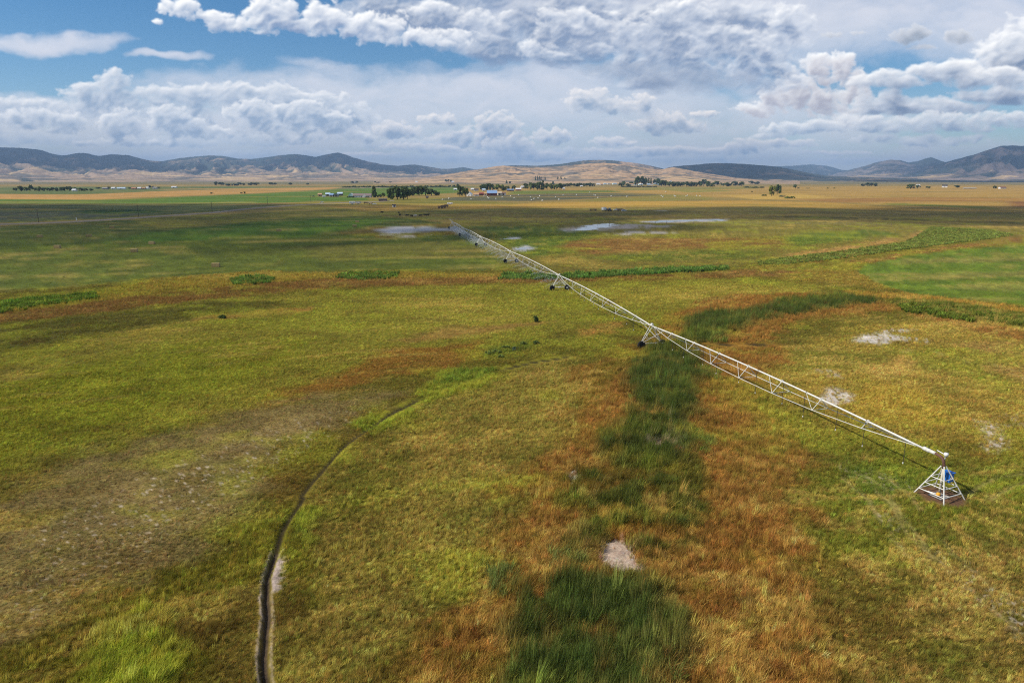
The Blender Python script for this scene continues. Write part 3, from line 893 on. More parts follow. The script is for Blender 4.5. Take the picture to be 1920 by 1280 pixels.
# towers and stack on the right
bank([(1990, 90, 130, 80, 90, 1), (1885, 100, 70, 46, 60, 1.1), (1820, 130, 60, 24, 30, .9), (2200, 120, 160, 80, 90, 1)], 44, 1.1, 340, 4.6, W_, S_, D_, stretch=1.4, occk=1.6, rk=1.5)
bank([(1580, 116, 28, 22, 60, 1.1), (1535, 112, 30, 18, 60, 1.05), (1608, 150, 24, 30, 70, .9), (1500, 155, 40, 26, 60, 1), (1460, 180, 40, 26, 34, .9), (1420, 205, 46, 16, 16, .9), (1550, 190, 60, 34, 36, .9)], 28, 1.15, 345, 4.6, W_, np.array([0.56, 0.53, 0.57]), np.array([0.44, 0.43, 0.49]), stretch=1.2, occk=1.6, rk=1.6)
bank([(1680, 152, 90, 24, 16, 1), (1760, 140, 80, 26, 20, 1), (1860, 150, 120, 26, 20, 1), (1990, 160, 120, 30, 30, 1), (1660, 205, 80, 34, 16, 1), (1600, 225, 60, 16, 12, .9), (1760, 200, 120, 22, 18, .9), (1890, 182, 120, 18, 16, 1.1), (2100, 200, 160, 40, 30, 1)],
     36, 1.15, 350, 4.2, W_, S_, D_, stretch=1.9, occk=2.1, rk=1.5)
bank([(1480, 244, 76, 16, 12, 1), (1560, 236, 70, 14, 14, 1), (1640, 236, 80, 18, 14, 1), (1760, 232, 130, 22, 20, .9), (1890, 225, 110, 18, 18, .9), (1720, 262, 160, 10, 12, .7), (1440, 256, 40, 10, 8, .9), (2100, 240, 160, 24, 20, .9)],
     26, 1.15, 355, 4.0, W_, SF, DF, stretch=1.7, occk=1.9, rk=1.4)
# nearer broad mass across the top
bank([(1010, -60, 620, 80, 90, 1.1), (450, -80, 260, 50, 40, .8), (800, 10, 200, 70, 70, 1.1), (1100, 40, 260, 80, 90, 1.2), (1340, 60, 180, 80, 80, 1.1), (1240, 110, 170, 60, 70, 1.1), (980, 90, 200, 40, 34, .9), (1440, 130, 90, 40, 50, .9)],
     64, 1.15, 360, 2.8, W_ * 0.95, S_ * 1.12, D_ * 1.15, stretch=1.7, occk=1.9, rk=1.5, soft=0.2, ragged=0.6)
bank([(335, 14, 44, 20, 18, 1), (400, 30, 50, 16, 16, .9), (440, 46, 60, 20, 20, 1), (510, 30, 66, 46, 40, 1.1), (600, 40, 80, 36, 30, 1), (690, 50, 90, 30, 26, 1), (295, 38, 14, 8, 8, 1), (780, 72, 110, 22, 18, .8)], 36, 1.35, 365, 3.8, W_, S_ * 1.1, D_ * 1.4, stretch=1.3, occk=1.6, rk=1.5)
bank([(1070, 38, 70, 26, 40, 1), (1180, 50, 60, 30, 40, .9), (1290, 20, 80, 30, 34, 1), (1350, 70, 90, 34, 44, 1), (1480, 40, 46, 40, 60, 1.1), (1440, 80, 60, 30, 50, 1), (1400, 120, 60, 30, 34, 1), (1010, 95, 60, 20, 20, .9), (900, 40, 80, 26, 34, .9), (820, 20, 60, 20, 30, .9),
      (1110, 90, 60, 16, 20, .8), (1490, 150, 40, 20, 26, .8)],
     40, 1.5, 370, 2.2, W_, S_ * 1.08, D_ * 1.2, stretch=1.5, occk=1.8, soft=0.35, rk=1.6, ragged=0.62)
bank([(1260, 140, 120, 26, 44, 1), (1180, 130, 90, 20, 30, .9), (1340, 150, 80, 20, 26, .9)], 50, 0.95, 375, 1.7, np.array([0.44, 0.48, 0.56]), np.array([0.30, 0.36, 0.47]), D_, stretch=1.7, occk=1.2, soft=0.6, rk=0.6)
# loose dark puffs
bank([(1695, 72, 34, 20, 14, 1), (1722, 62, 24, 18, 18, 1), (1800, 70, 32, 16, 14, 1), (1730, 90, 30, 6, 5, .8), (1560, 66, 24, 6, 5, .7), (1610, 62, 16, 4, 4, .7), (-120, 40, 60, 26, 18, 1)],
     18, 1.0, 380, 3.2, np.array([0.78, 0.78, 0.79]), np.array([0.42, 0.45, 0.51]), np.array([0.28, 0.32, 0.38]), stretch=1.4, occk=2.4, amax=0.95)

# fade into the plainer sky outside the picture
_edge = (1 - sstep(math.radians(45), math.radians(51.5), np.abs(_A))) * (1 - sstep(math.radians(19.5), math.radians(23.8), _E))
RGBA *= _edge[..., None]

sky_img = bpy.data.images.new('cloud_cover', _nc, _nr, alpha=True, float_buffer=True)
sky_img.colorspace_settings.name = 'Non-Color'
sky_img.alpha_mode = 'CHANNEL_PACKED'
sky_img.pixels.foreach_set(np.ascontiguousarray(RGBA, np.float32).ravel())
sky_img.update()
sky_img.pack()
del RGBA, SX, SY, _A, _E, _dx, _dy, _dz, _fw, _up


def build_world():
    n, l = wn, wl
    tc = n.new('ShaderNodeTexCoord')
    sp = n.new('ShaderNodeSeparateXYZ')
    l.new(tc.outputs['Generated'], sp.inputs[0])
    X, Y, Z = sp.outputs
    az = mathn(n, l, 'ARCTAN2', X, Y)
    el = mathn(n, l, 'ARCSINE', Z)
    cb = n.new('ShaderNodeCombineXYZ')
    l.new(mathn(n, l, 'MULTIPLY_ADD', az, 0.5 / SKY_A), cb.inputs[0])
    cb.inputs[0].links[0].from_node.inputs[2].default_value = 0.5
    l.new(mathn(n, l, 'DIVIDE', el, SKY_E), cb.inputs[1])
    it = n.new('ShaderNodeTexImage')
    it.image = sky_img
    it.extension = 'CLIP'
    it.interpolation = 'Cubic'
    l.new(cb.outputs[0], it.inputs['Vector'])
    # the rest of the sky: the same broken cloud, told only in broad masses
    zc = mathn(n, l, 'MAXIMUM', Z, 0.06)
    pj = n.new('ShaderNodeCombineXYZ')
    l.new(mathn(n, l, 'DIVIDE', X, zc), pj.inputs[0])
    l.new(mathn(n, l, 'DIVIDE', Y, zc), pj.inputs[1])
    t = noise_node(n, 0.55, 5, 0.55)
    l.new(pj.outputs[0], t.inputs['Vector'])
    mr = n.new('ShaderNodeMapRange')
    mr.interpolation_type = 'SMOOTHSTEP'
    mr.inputs[1].default_value = 0.44
    mr.inputs[2].default_value = 0.62
    l.new(t.outputs['Fac'], mr.inputs[0])
    inside = mathn(n, l, 'MULTIPLY', mathn(n, l, 'LESS_THAN', mathn(n, l, 'ABSOLUTE', az), math.radians(46)), mathn(n, l, 'LESS_THAN', el, math.radians(20)))
    low = mathn(n, l, 'GREATER_THAN', Z, 0.0)
    k = mathn(n, l, 'MULTIPLY', mathn(n, l, 'MULTIPLY', mr.outputs[0], mathn(n, l, 'SUBTRACT', 1.0, inside)), mathn(n, l, 'MULTIPLY', low, 0.85))
    hs = n.new('ShaderNodeHueSaturation')
    hs.inputs['Hue'].default_value = 0.498
    hs.inputs['Saturation'].default_value = 1.4
    hs.inputs['Value'].default_value = 0.85
    l.new(w_sky.outputs['Color'], hs.inputs['Color'])
    # cloud brightness is given for the background strength in use
    s = 1.0 / w_bg.inputs['Strength'].default_value
    c0 = mixcol(n, l, 'MIX', k, hs.outputs['Color'], (0.62 * s, 0.63 * s, 0.67 * s, 1))
    sc = n.new('ShaderNodeVectorMath')
    sc.operation = 'SCALE'
    sc.inputs['Scale'].default_value = s
    l.new(it.outputs['Color'], sc.inputs[0])
    inv = mathn(n, l, 'SUBTRACT', 1.0, it.outputs['Alpha'])
    s2 = n.new('ShaderNodeVectorMath')
    s2.operation = 'SCALE'
    l.new(c0, s2.inputs[0])
    l.new(inv, s2.inputs['Scale'])
    ad = n.new('ShaderNodeVectorMath')
    ad.operation = 'ADD'
    l.new(s2.outputs[0], ad.inputs[0])
    l.new(sc.outputs[0], ad.inputs[1])
    for q in list(w_bg.inputs['Color'].links):
        l.remove(q)
    l.new(ad.outputs[0], w_bg.inputs['Color'])


build_world()


# ------------------------------------------------------------------ clouds overhead that shade the ground
def cloud_material():
    m, n, l = nmat('cloud')
    out = n.new('ShaderNodeOutputMaterial')
    at = n.new('ShaderNodeAttribute')
    at.attribute_name = 'alpha'
    d = n.new('ShaderNodeBsdfDiffuse')
    d.inputs['Color'].default_value = (0.97, 0.96, 0.97, 1)
    tr = n.new('ShaderNodeBsdfTranslucent')
    tr.inputs['Color'].default_value = (0.97, 0.96, 0.98, 1)
    mx = n.new('ShaderNodeMixShader')
    mx.inputs[0].default_value = 0.25
    l.new(d.outputs[0], mx.inputs[1])
    l.new(tr.outputs[0], mx.inputs[2])
    tp = n.new('ShaderNodeBsdfTransparent')
    m2 = n.new('ShaderNodeMixShader')
    l.new(at.outputs['Fac'], m2.inputs[0])
    l.new(tp.outputs[0], m2.inputs[1])
    l.new(mx.outputs[0], m2.inputs[2])
    l.new(m2.outputs[0], out.inputs['Surface'])
    return m


CLOUDM = cloud_material()



def shade_cloud(pts, alt, thick, seed, feather, dense=0.5, world=False):
    """a cloud overhead, outside the picture: its shadow falls on the ground outlined by pts"""
    poly = np.array(pts, float) if world else gpoly(pts)
    off = np.array([SHDIR.x, SHDIR.y]) * alt / math.tan(SUN_EL)
    lo, hi = poly.min(0) - feather, poly.max(0) + feather
    nx = 110
    ny = 80
    gx, gy = np.meshgrid(np.linspace(lo[0], hi[0], nx), np.linspace(lo[1], hi[1], ny), indexing='xy')
    X, Y = gx.ravel(), gy.ravel()
    d = sdist(np.stack([X, Y], 1), poly) + feather * 1.2 * fbm(X / feather / 2.5, Y / feather / 2.5, 5, seed)
    m = np.clip(d / feather, 0, 1)
    al = sstep(0.0, 0.85, m) * dense
    b = billow(X / feather / 1.5, Y / feather / 1.5, 5, seed + 3)
    top = alt + thick * np.sqrt(m) * (0.6 + 0.6 * b)
    bot = alt - 0.15 * thick * np.sqrt(m)
    V1 = np.stack([X - off[0], Y - off[1], top], 1)
    V2 = np.stack([X - off[0], Y - off[1], bot], 1)
    F = grid_faces(ny, nx)
    F = F[al[F].max(1) > 0.01]
    V = np.concatenate([V1, V2])
    F = np.concatenate([F, F[:, ::-1] + len(V1)])
    use = np.zeros(len(V), bool)
    use[F.ravel()] = True
    idx = np.cumsum(use) - 1
    me = mesh_np('clouds', V[use], idx[F], None, True, {'alpha': np.concatenate([al, al])[use]})
    o = link('clouds', me, CLOUDM)
    tag(o, kind='structure')


shade_cloud([(1040, 399), (1250, 391), (1440, 386), (1600, 389), (1700, 397), (1920, 402), (2800, 403), (2800, 428), (1920, 424), (1750, 420), (1600, 415), (1400, 411), (1250, 411), (1100, 409)], 1500, 260, 401, 26, 0.62)
shade_cloud([(-800, 382), (0, 383), (350, 384), (580, 388), (680, 400), (740, 414), (640, 434), (480, 448), (250, 464), (0, 480), (-800, 520)], 1400, 260, 411, 45)
shade_cloud([(700, 396), (860, 394), (1000, 396), (1040, 404), (900, 411), (700, 412)], 1500, 160, 421, 40)


def sector(a0, a1, r0, r1, n=9):
    a = np.radians(np.linspace(a0, a1, n))
    return [(r0 * math.sin(t), r0 * math.cos(t)) for t in a] + [(r1 * math.sin(t), r1 * math.cos(t)) for t in a[::-1]]


shade_cloud(sector(-48, -24, 9200, 15000), 3900, 500, 431, 1500, 0.6, True)
shade_cloud(sector(-19, -6, 9800, 15000), 3900, 500, 441, 1300, 0.6, True)
shade_cloud(sector(11, 24, 6300, 10500), 3200, 400, 451, 700, 0.68, True)
shade_cloud(sector(24, 48, 5200, 7800), 2600, 300, 461, 500, 0.7, True)
shade_cloud(sector(27, 50, 9000, 16000), 4200, 500, 471, 1600, 0.5, True)

# ------------------------------------------------------------------ grass, sedge and rushes
def leaf_material(name, attr_inst=True, trans=0.3, rgb=None):
    m, n, l = nmat(name)
    out = n.new('ShaderNodeOutputMaterial')
    if rgb is None:
        at = n.new('ShaderNodeAttribute')
        at.attribute_type = 'INSTANCER' if attr_inst else 'GEOMETRY'
        at.attribute_name = 'gcol' if attr_inst else 'Col'
        col = at.outputs['Color']
    else:
        g = n.new('ShaderNodeNewGeometry')
        t = noise_node(n, 0.35, 4)
        l.new(g.outputs['Position'], t.inputs['Vector'])
        c = lin(rgb)
        col = mixcol(n, l, 'MIX', t.outputs['Fac'], tuple(c * 0.55) + (1,), tuple(np.minimum(c * 1.4, 1)) + (1,))
    d = n.new('ShaderNodeBsdfDiffuse')
    t = n.new('ShaderNodeBsdfTranslucent')
    l.new(col, d.inputs['Color'])
    l.new(col, t.inputs['Color'])
    mx = n.new('ShaderNodeMixShader')
    mx.inputs[0].default_value = trans
    l.new(d.outputs[0], mx.inputs[1])
    l.new(t.outputs[0], mx.inputs[2])
    l.new(mx.outputs[0], out.inputs['Surface'])
    return m


BLADEM = leaf_material('grass_blade')


def tuft_mesh(name, blades, width, lean, spread, seed, seg=2, droop=0.15):
    rg = np.random.default_rng(seed)
    V, F = [], []
    for i in range(blades):
        a, q = rg.uniform(0, 2 * np.pi), spread * math.sqrt(rg.uniform())
        bx, by = q * math.cos(a), q * math.sin(a)
        h = rg.uniform(0.55, 1.0)
        lx = lean * rg.uniform(0.4, 1.5) + 0.3 * math.cos(a) * rg.uniform(0, 1)
        ly = 0.3 * math.sin(a) * rg.uniform(0, 1) + rg.normal(0, 0.08)
        t = rg.uniform(0, np.pi)
        wx, wy = width * math.cos(t), width * math.sin(t)
        base = len(V)
        for k in range(seg):
            f = k / seg
            px, py, pz = bx + lx * f * f, by + ly * f * f, h * (f - droop * f * f)
            w = 1 - 0.5 * f
            V += [(px - wx * w, py - wy * w, pz), (px + wx * w, py + wy * w, pz)]
        V.append((bx + lx, by + ly, h * (1 - droop)))
        for k in range(seg - 1):
            o = base + 2 * k
            F += [(o, o + 1, o + 3), (o, o + 3, o + 2)]
        o = base + 2 * (seg - 1)
        F.append((o, o + 1, o + 2))
    me = mesh_np(name, np.array(V), np.array(F), None, True)
    me.materials.append(BLADEM)
    return me


def proto_collection(name, meshes):
    c = bpy.data.collections.new(name)
    for i, me in enumerate(meshes):
        c.objects.link(bpy.data.objects.new('%s_%d' % (name, i), me))
    return c


def scatter(name, coll, nvar, X, Y, Z, col, sxy, sz, rz, seed, label):
    rg = np.random.default_rng(seed)
    n = len(X)
    me = bpy.data.meshes.new(name)
    me.vertices.add(n)
    me.vertices.foreach_set('co', np.stack([X, Y, Z], 1).astype(np.float32).ravel())
    a = me.attributes.new('gcol', 'FLOAT_COLOR', 'POINT')
    c4 = np.ones((n, 4), np.float32)
    c4[:, :3] = col
    a.data.foreach_set('color', c4.ravel())
    a = me.attributes.new('rot', 'FLOAT_VECTOR', 'POINT')
    a.data.foreach_set('vector', np.stack([rg.normal(0, 0.08, n), rg.normal(0, 0.08, n), rz], 1).astype(np.float32).ravel())
    a = me.attributes.new('scl', 'FLOAT_VECTOR', 'POINT')
    a.data.foreach_set('vector', np.stack([sxy, sxy, sz], 1).astype(np.float32).ravel())
    a = me.attributes.new('var', 'INT', 'POINT')
    a.data.foreach_set('value', rg.integers(0, nvar, n).astype(np.int32))
    ng = bpy.data.node_groups.new(name, 'GeometryNodeTree')
    ng.interface.new_socket('Geometry', in_out='INPUT', socket_type='NodeSocketGeometry')
    ng.interface.new_socket('Geometry', in_out='OUTPUT', socket_type='NodeSocketGeometry')
    N, L = ng.nodes, ng.links
    gi, go = N.new('NodeGroupInput'), N.new('NodeGroupOutput')
    ip = N.new('GeometryNodeInstanceOnPoints')
    ci = N.new('GeometryNodeCollectionInfo')
    ci.inputs['Collection'].default_value = coll
    ci.inputs['Separate Children'].default_value = True
    ci.inputs['Reset Children'].default_value = True
    ip.inputs['Pick Instance'].default_value = True

    def na(nm, dt):
        q = N.new('GeometryNodeInputNamedAttribute')
        q.data_type = dt
        q.inputs['Name'].default_value = nm
        return q.outputs['Attribute']
    L.new(gi.outputs[0], ip.inputs['Points'])
    L.new(ci.outputs[0], ip.inputs['Instance'])
    L.new(na('var', 'INT'), ip.inputs['Instance Index'])
    L.new(na('rot', 'FLOAT_VECTOR'), ip.inputs['Rotation'])
    L.new(na('scl', 'FLOAT_VECTOR'), ip.inputs['Scale'])
    L.new(ip.outputs[0], go.inputs[0])
    o = link(name, me, BLADEM)
    md = o.modifiers.new('scatter', 'NODES')
    md.node_group = ng
    tag(o, label, None, None, 'stuff')
    return o


GRASS_C = proto_collection('grass_tuft', [tuft_mesh('grass_tuft', (18, 14, 22, 10, 16, 26, 12, 18)[i], (0.035, 0.03, 0.028, 0.045, 0.035, 0.025, 0.05, 0.03)[i], (0.32, 0.15, 0.5, 0.3, 0.7, 0.2, 0.4, 0.9)[i], (0.55, 0.4, 0.7, 0.35, 0.6, 0.5, 0.45, 0.65)[i], 500 + i) for i in range(8)])
REED_C = proto_collection('reed_tuft', [tuft_mesh('reed_tuft', (22, 16, 26, 20)[i], (0.016, 0.02, 0.014, 0.018)[i], (0.28, 0.45, 0.2, 0.6)[i], 0.34, 520 + i, 3, 0.12) for i in range(4)])
WEED_C = proto_collection('weed_tuft', [tuft_mesh('weed_tuft', 22, 0.085, 0.12, 0.40, 540 + i, 3, 0.28) for i in range(4)])


def ring_points(r1, r2, dens, seed, half=44.0):
    rg = np.random.default_rng(seed)
    h = math.radians(half)
    n = int(h * (r2 * r2 - r1 * r1) * dens)
    r = np.sqrt(rg.uniform(r1 * r1, r2 * r2, n))
    a = rg.uniform(-h, h, n)
    return r * np.sin(a), r * np.cos(a)


def wind(X, Y):
    return 0.35 + 1.1 * fbm(X / 17, Y / 17, 3, 601)


def build_grass():
    gx, gy, sp = [], [], []
    for r1, r2, d, s in ((20, 60, 40, 1), (60, 115, 26, 2), (115, 210, 7.0, 3), (210, 360, 1.2, 4)):
        x, y = ring_points(r1, r2, d, 700 + s, {1: 64.0, 2: 52.0}.get(s, 46.0))
        gx.append(x)
        gy.append(y)
        sp.append(np.full(len(x), 1 / math.sqrt(d)))
    X, Y, SPC = np.concatenate(gx), np.concatenate(gy), np.concatenate(sp)
    C, Hh = cover(X, Y)
    rg = np.random.default_rng(77)
    keep = (Hh > 0.16 + 0.05 * rg.uniform(size=len(X))) | ((Hh > 0.06) & (rg.uniform(size=len(X)) < 0.35))
    X, Y, SPC, C, Hh = X[keep], Y[keep], SPC[keep], C[keep], Hh[keep]
    n = len(X)
    v = np.exp(rg.normal(0, 1.0, n) * np.where(SPC < 0.17, 0.42, np.where(SPC < 0.25, 0.30, 0.22)))[:, None]
    hue = 1 + rg.normal(0, 0.10, (n, 3))
    C = C * v * hue
    C = np.clip((C + 0.10 * (C.mean(1, keepdims=True) - C)) * 1.75, 0.004, 0.8)
    Z = ground_z(X, Y) - 0.01
    rz = wind(X, Y) + rg.normal(0, 0.55, n)
    hs = np.exp(rg.normal(0, 0.34, n)) * (1 + 1.1 * np.clip(fbm(X / 2.6, Y / 2.6, 4, 611, 0.6), -0.55, 1))
    low = Hh < 0.95
    sz = Hh * hs
    sxy = np.maximum(0.55 * Hh + 0.06, SPC * 0.85) * rg.uniform(0.7, 1.3, n)
    scatter('meadow_grass', GRASS_C, 8, X[low], Y[low], Z[low], C[low], sxy[low], sz[low], rz[low], 1, 'low meadow grass and rust-coloured sedge over the whole field')
    t = ~low
    scatter('bulrushes', REED_C, 4, X[t], Y[t], Z[t], C[t], np.maximum(0.75, SPC[t] * 1.8) * rg.uniform(0.8, 1.3, t.sum()), sz[t], rz[t], 2, 'dark green bulrushes bent by the wind in the wet swale')


build_grass()


def bed(name, polys, dens, coll, nv, hgt, rgb, seed, label, wide=0.9, jit=0.25):
    rg = np.random.default_rng(seed)
    XS, YS = [], []
    for p in polys:
        poly = gpoly(p)
        lo, hi = poly.min(0), poly.max(0)
        n = int((hi - lo).prod() * dens)
        P = rg.uniform(lo, hi, (n, 2))
        d = sdist(P + (1.6 if 'weeds' in name else 0.8) * np.stack([fbm(P[:, 0] / 5, P[:, 1] / 3.5, 4, seed, 0.6), fbm(P[:, 0] / 5 + 9, P[:, 1] / 3.5, 4, seed, 0.6)], 1), poly)
        g = fbm(P[:, 0] / 4.0, P[:, 1] / 4.0, 3, seed + 4)
        P = P[(d > 0) & (g > -0.22)]
        XS.append(P[:, 0])
        YS.append(P[:, 1])
    X, Y = np.concatenate(XS), np.concatenate(YS)
    n = len(X)
    C = lin(rgb) * 1.15 * np.exp(rg.normal(0, jit, n))[:, None] * (1 + rg.normal(0, 0.08, (n, 3)))
    C *= (1 + 0.4 * fbm(X / 6, Y / 6, 3, seed + 8))[:, None]
    sz = hgt * np.exp(rg.normal(0, 0.2, n))
    scatter(name, coll, nv, X, Y, ground_z(X, Y), np.clip(C, 0.005, 0.8), sz * wide, sz, wind(X, Y) + rg.normal(0, 1.2, n), seed, label)


bed('ditch_weeds', [[(935, 524), (950, 514), (1050, 517), (1200, 507), (1360, 500), (1365, 506), (1200, 516), (1060, 524), (960, 526)]], 2.2, WEED_C, 4, 1.25, (104, 130, 58), 801, 'tall bright green weeds along the ditch behind the second drive tower')
bed('ditch_weeds', [[(1420, 492), (1480, 483), (1560, 474), (1640, 463), (1700, 455), (1730, 436), (1745, 426), (1860, 432), (1900, 441), (1850, 449), (1740, 463), (1660, 473), (1560, 488), (1470, 497), (1420, 498)]],
    1.6, WEED_C, 4, 0.95, (126, 134, 62), 802, 'long yellow-green band of tall weeds curving towards the mown circle')
bed('ditch_weeds', [[(630, 523), (640, 514), (700, 511), (748, 515), (742, 522), (680, 527)], [(430, 531), (440, 521), (500, 518), (512, 524), (505, 532), (450, 535)]], 2.4, WEED_C, 4, 1.1, (104, 126, 52), 803,
    'short patches of green weeds in the brown ditch')
bed('ditch_weeds', [[(-140, 592), (0, 568), (90, 558), (180, 551), (186, 560), (100, 572), (0, 588)]], 2.6, WEED_C, 4, 1.15, (108, 128, 46), 804, 'green weeds where the brown ditch leaves the picture')
bed('ditch_weeds', [[(1680, 574), (1760, 575), (1930, 600), (2050, 618), (2050, 632), (1930, 612), (1800, 602), (1700, 586)]], 2.6, WEED_C, 4, 1.1, (104, 116, 42), 805, 'olive weeds in the ditch below the mown circle')
bed('reeds', [[(908, 1080), (925, 1062), (972, 1070), (985, 1110), (940, 1130)], [(1030, 1075), (1035, 1040), (1090, 1042), (1098, 1068)], [(965, 1340), (985, 1230), (1060, 1215), (1080, 1340)], [(1195, 1270), (1220, 1215), (1290, 1230), (1300, 1290)]],
    8.0, REED_C, 4, 1.05, (122, 130, 66), 806, 'pale green reeds at the edge of the nearest bulrush bed', 0.8)
bed('reeds', [[(1183, 758), (1190, 728), (1222, 728), (1226, 750), (1205, 768)], [(1305, 712), (1310, 690), (1345, 694), (1350, 716)], [(1325, 640), (1335, 624), (1355, 626), (1360, 642)], [(1280, 846), (1300, 808), (1340, 826), (1320, 862)],
              [(1165, 770), (1175, 760), (1185, 772), (1178, 784)]], 6.0, REED_C, 4, 1.0, (124, 136, 60), 807, 'bright green reeds among the bulrushes below the first drive tower', 0.9)

# ------------------------------------------------------------------ mesh builder for made things
class MB:
    def __init__(self):
        self.v, self.f, self.m, self.mats = [], [], [], []

    def _slot(self, mat):
        if mat not in self.mats:
            self.mats.append(mat)
        return self.mats.index(mat)

    def add(self, V, F, mat):
        b, s = len(self.v), self._slot(mat)
        self.v += [tuple(map(float, q)) for q in V]
        for f in F:
            self.f.append(tuple(b + i for i in f))
            self.m.append(s)
        return self

    def tube(self, pts, r, mat, n=6, caps=True):
        pts = [Vector(p) for p in pts]
        rs = r if isinstance(r, (list, tuple)) else [r] * len(pts)
        V, F = [], []
        for i, p in enumerate(pts):
            d = (pts[min(i + 1, len(pts) - 1)] - pts[max(i - 1, 0)]).normalized()
            up = Vector((0, 0, 1)) if abs(d.z) < 0.95 else Vector((1, 0, 0))
            a = d.cross(up).normalized()
            c = a.cross(d).normalized()
            for k in range(n):
                t = 2 * math.pi * k / n
                V.append(p + (a * math.cos(t) + c * math.sin(t)) * rs[i])
        for i in range(len(pts) - 1):
            for k in range(n):
                k2 = (k + 1) % n
                F.append((i * n + k, i * n + k2, (i + 1) * n + k2, (i + 1) * n + k))
        if caps:
            F.append(tuple(range(n)))
            F.append(tuple((len(pts) - 1) * n + k for k in reversed(range(n))))
        return self.add(V, F, mat)

    def box(self, c, s, mat, rz=0.0, top=(1, 1), bev=0.0):
        """box centred at c with size s; top = taper of the upper face"""
        x, y, z = s[0] / 2, s[1] / 2, s[2] / 2
        R = Matrix.Rotation(rz, 3, 'Z')
        V = []
        rings = [(-z, 1, 1), (z, top[0], top[1])] if not bev else [(-z, 1 - bev / x, 1 - bev / y), (-z + bev, 1, 1), (z - bev, top[0], top[1]), (z, top[0] - bev / x, top[1] - bev / y)]
        for h, tx, ty in rings:
            for sx, sy in ((-1, -1), (1, -1), (1, 1), (-1, 1)):
                V.append(Vector(c) + R @ Vector((sx * x * tx, sy * y * ty, h)))
        F = [(3, 2, 1, 0)]
        for i in range(len(rings) - 1):
            for k in range(4):
                k2 = (k + 1) % 4
                F.append((i * 4 + k, i * 4 + k2, i * 4 + 4 + k2, i * 4 + 4 + k))
        o = (len(rings) - 1) * 4
        F.append((o, o + 1, o + 2, o + 3))
        return self.add(V, F, mat)

    def lathe(self, prof, axis, c, mat, n=14):
        """profile of (radius, along) turned about axis 'X', 'Y' or 'Z' through c"""
        V, F = [], []
        for r, h in prof:
            for k in range(n):
                t = 2 * math.pi * k / n
                a, b = r * math.cos(t), r * math.sin(t)
                q = {'X': (h, a, b), 'Y': (a, h, b), 'Z': (a, b, h)}[axis]
                V.append(Vector(c) + Vector(q))
        for i in range(len(prof) - 1):
            for k in range(n):
                k2 = (k + 1) % n
                F.append((i * n + k, i * n + k2, (i + 1) * n + k2, (i + 1) * n + k))
        F.append(tuple(range(n)))
        F.append(tuple((len(prof) - 1) * n + k for k in range(n)))
        return self.add(V, F, mat)

    def mesh(self, name, smooth=False):
        me = bpy.data.meshes.new(name)
        me.from_pydata(self.v, [], self.f)
        for m in self.mats:
            me.materials.append(m)
        me.polygons.foreach_set('material_index', self.m)
        if smooth:
            me.polygons.foreach_set('use_smooth', [True] * len(self.f))
        bm = bmesh.new()
        bm.from_mesh(me)
        bmesh.ops.recalc_face_normals(bm, faces=bm.faces)
        bm.to_mesh(me)
        bm.free()
        me.update()
        return me

    def obj(self, name, parent=None, smooth=False):
        return link(name, self.mesh(name, smooth), None, parent)


STEEL = plain('white_galvanised_steel', (222, 219, 208), 0.5, 0.0, 0.20, 1.6)
RUST = plain('rusty_pipe', (112, 78, 62), 0.8, 0.1, 0.35, 4)
BLACKR = plain('black_rubber', (26, 26, 26), 0.85, 0, 0.2, 3)
BLUEP = plain('blue_paint', (34, 110, 196), 0.45, 0, 0.12, 3)
YELP = plain('yellow_paint', (226, 160, 30), 0.5, 0, 0.15, 5)
CONC = plain('pale_concrete', (168, 160, 150), 0.9, 0, 0.2, 2)
HOSE = plain('black_hose', (44, 44, 42), 0.7, 0, 0.1, 3)
WHITEP = plain('white_paint', (232, 230, 224), 0.5, 0, 0.08, 2)


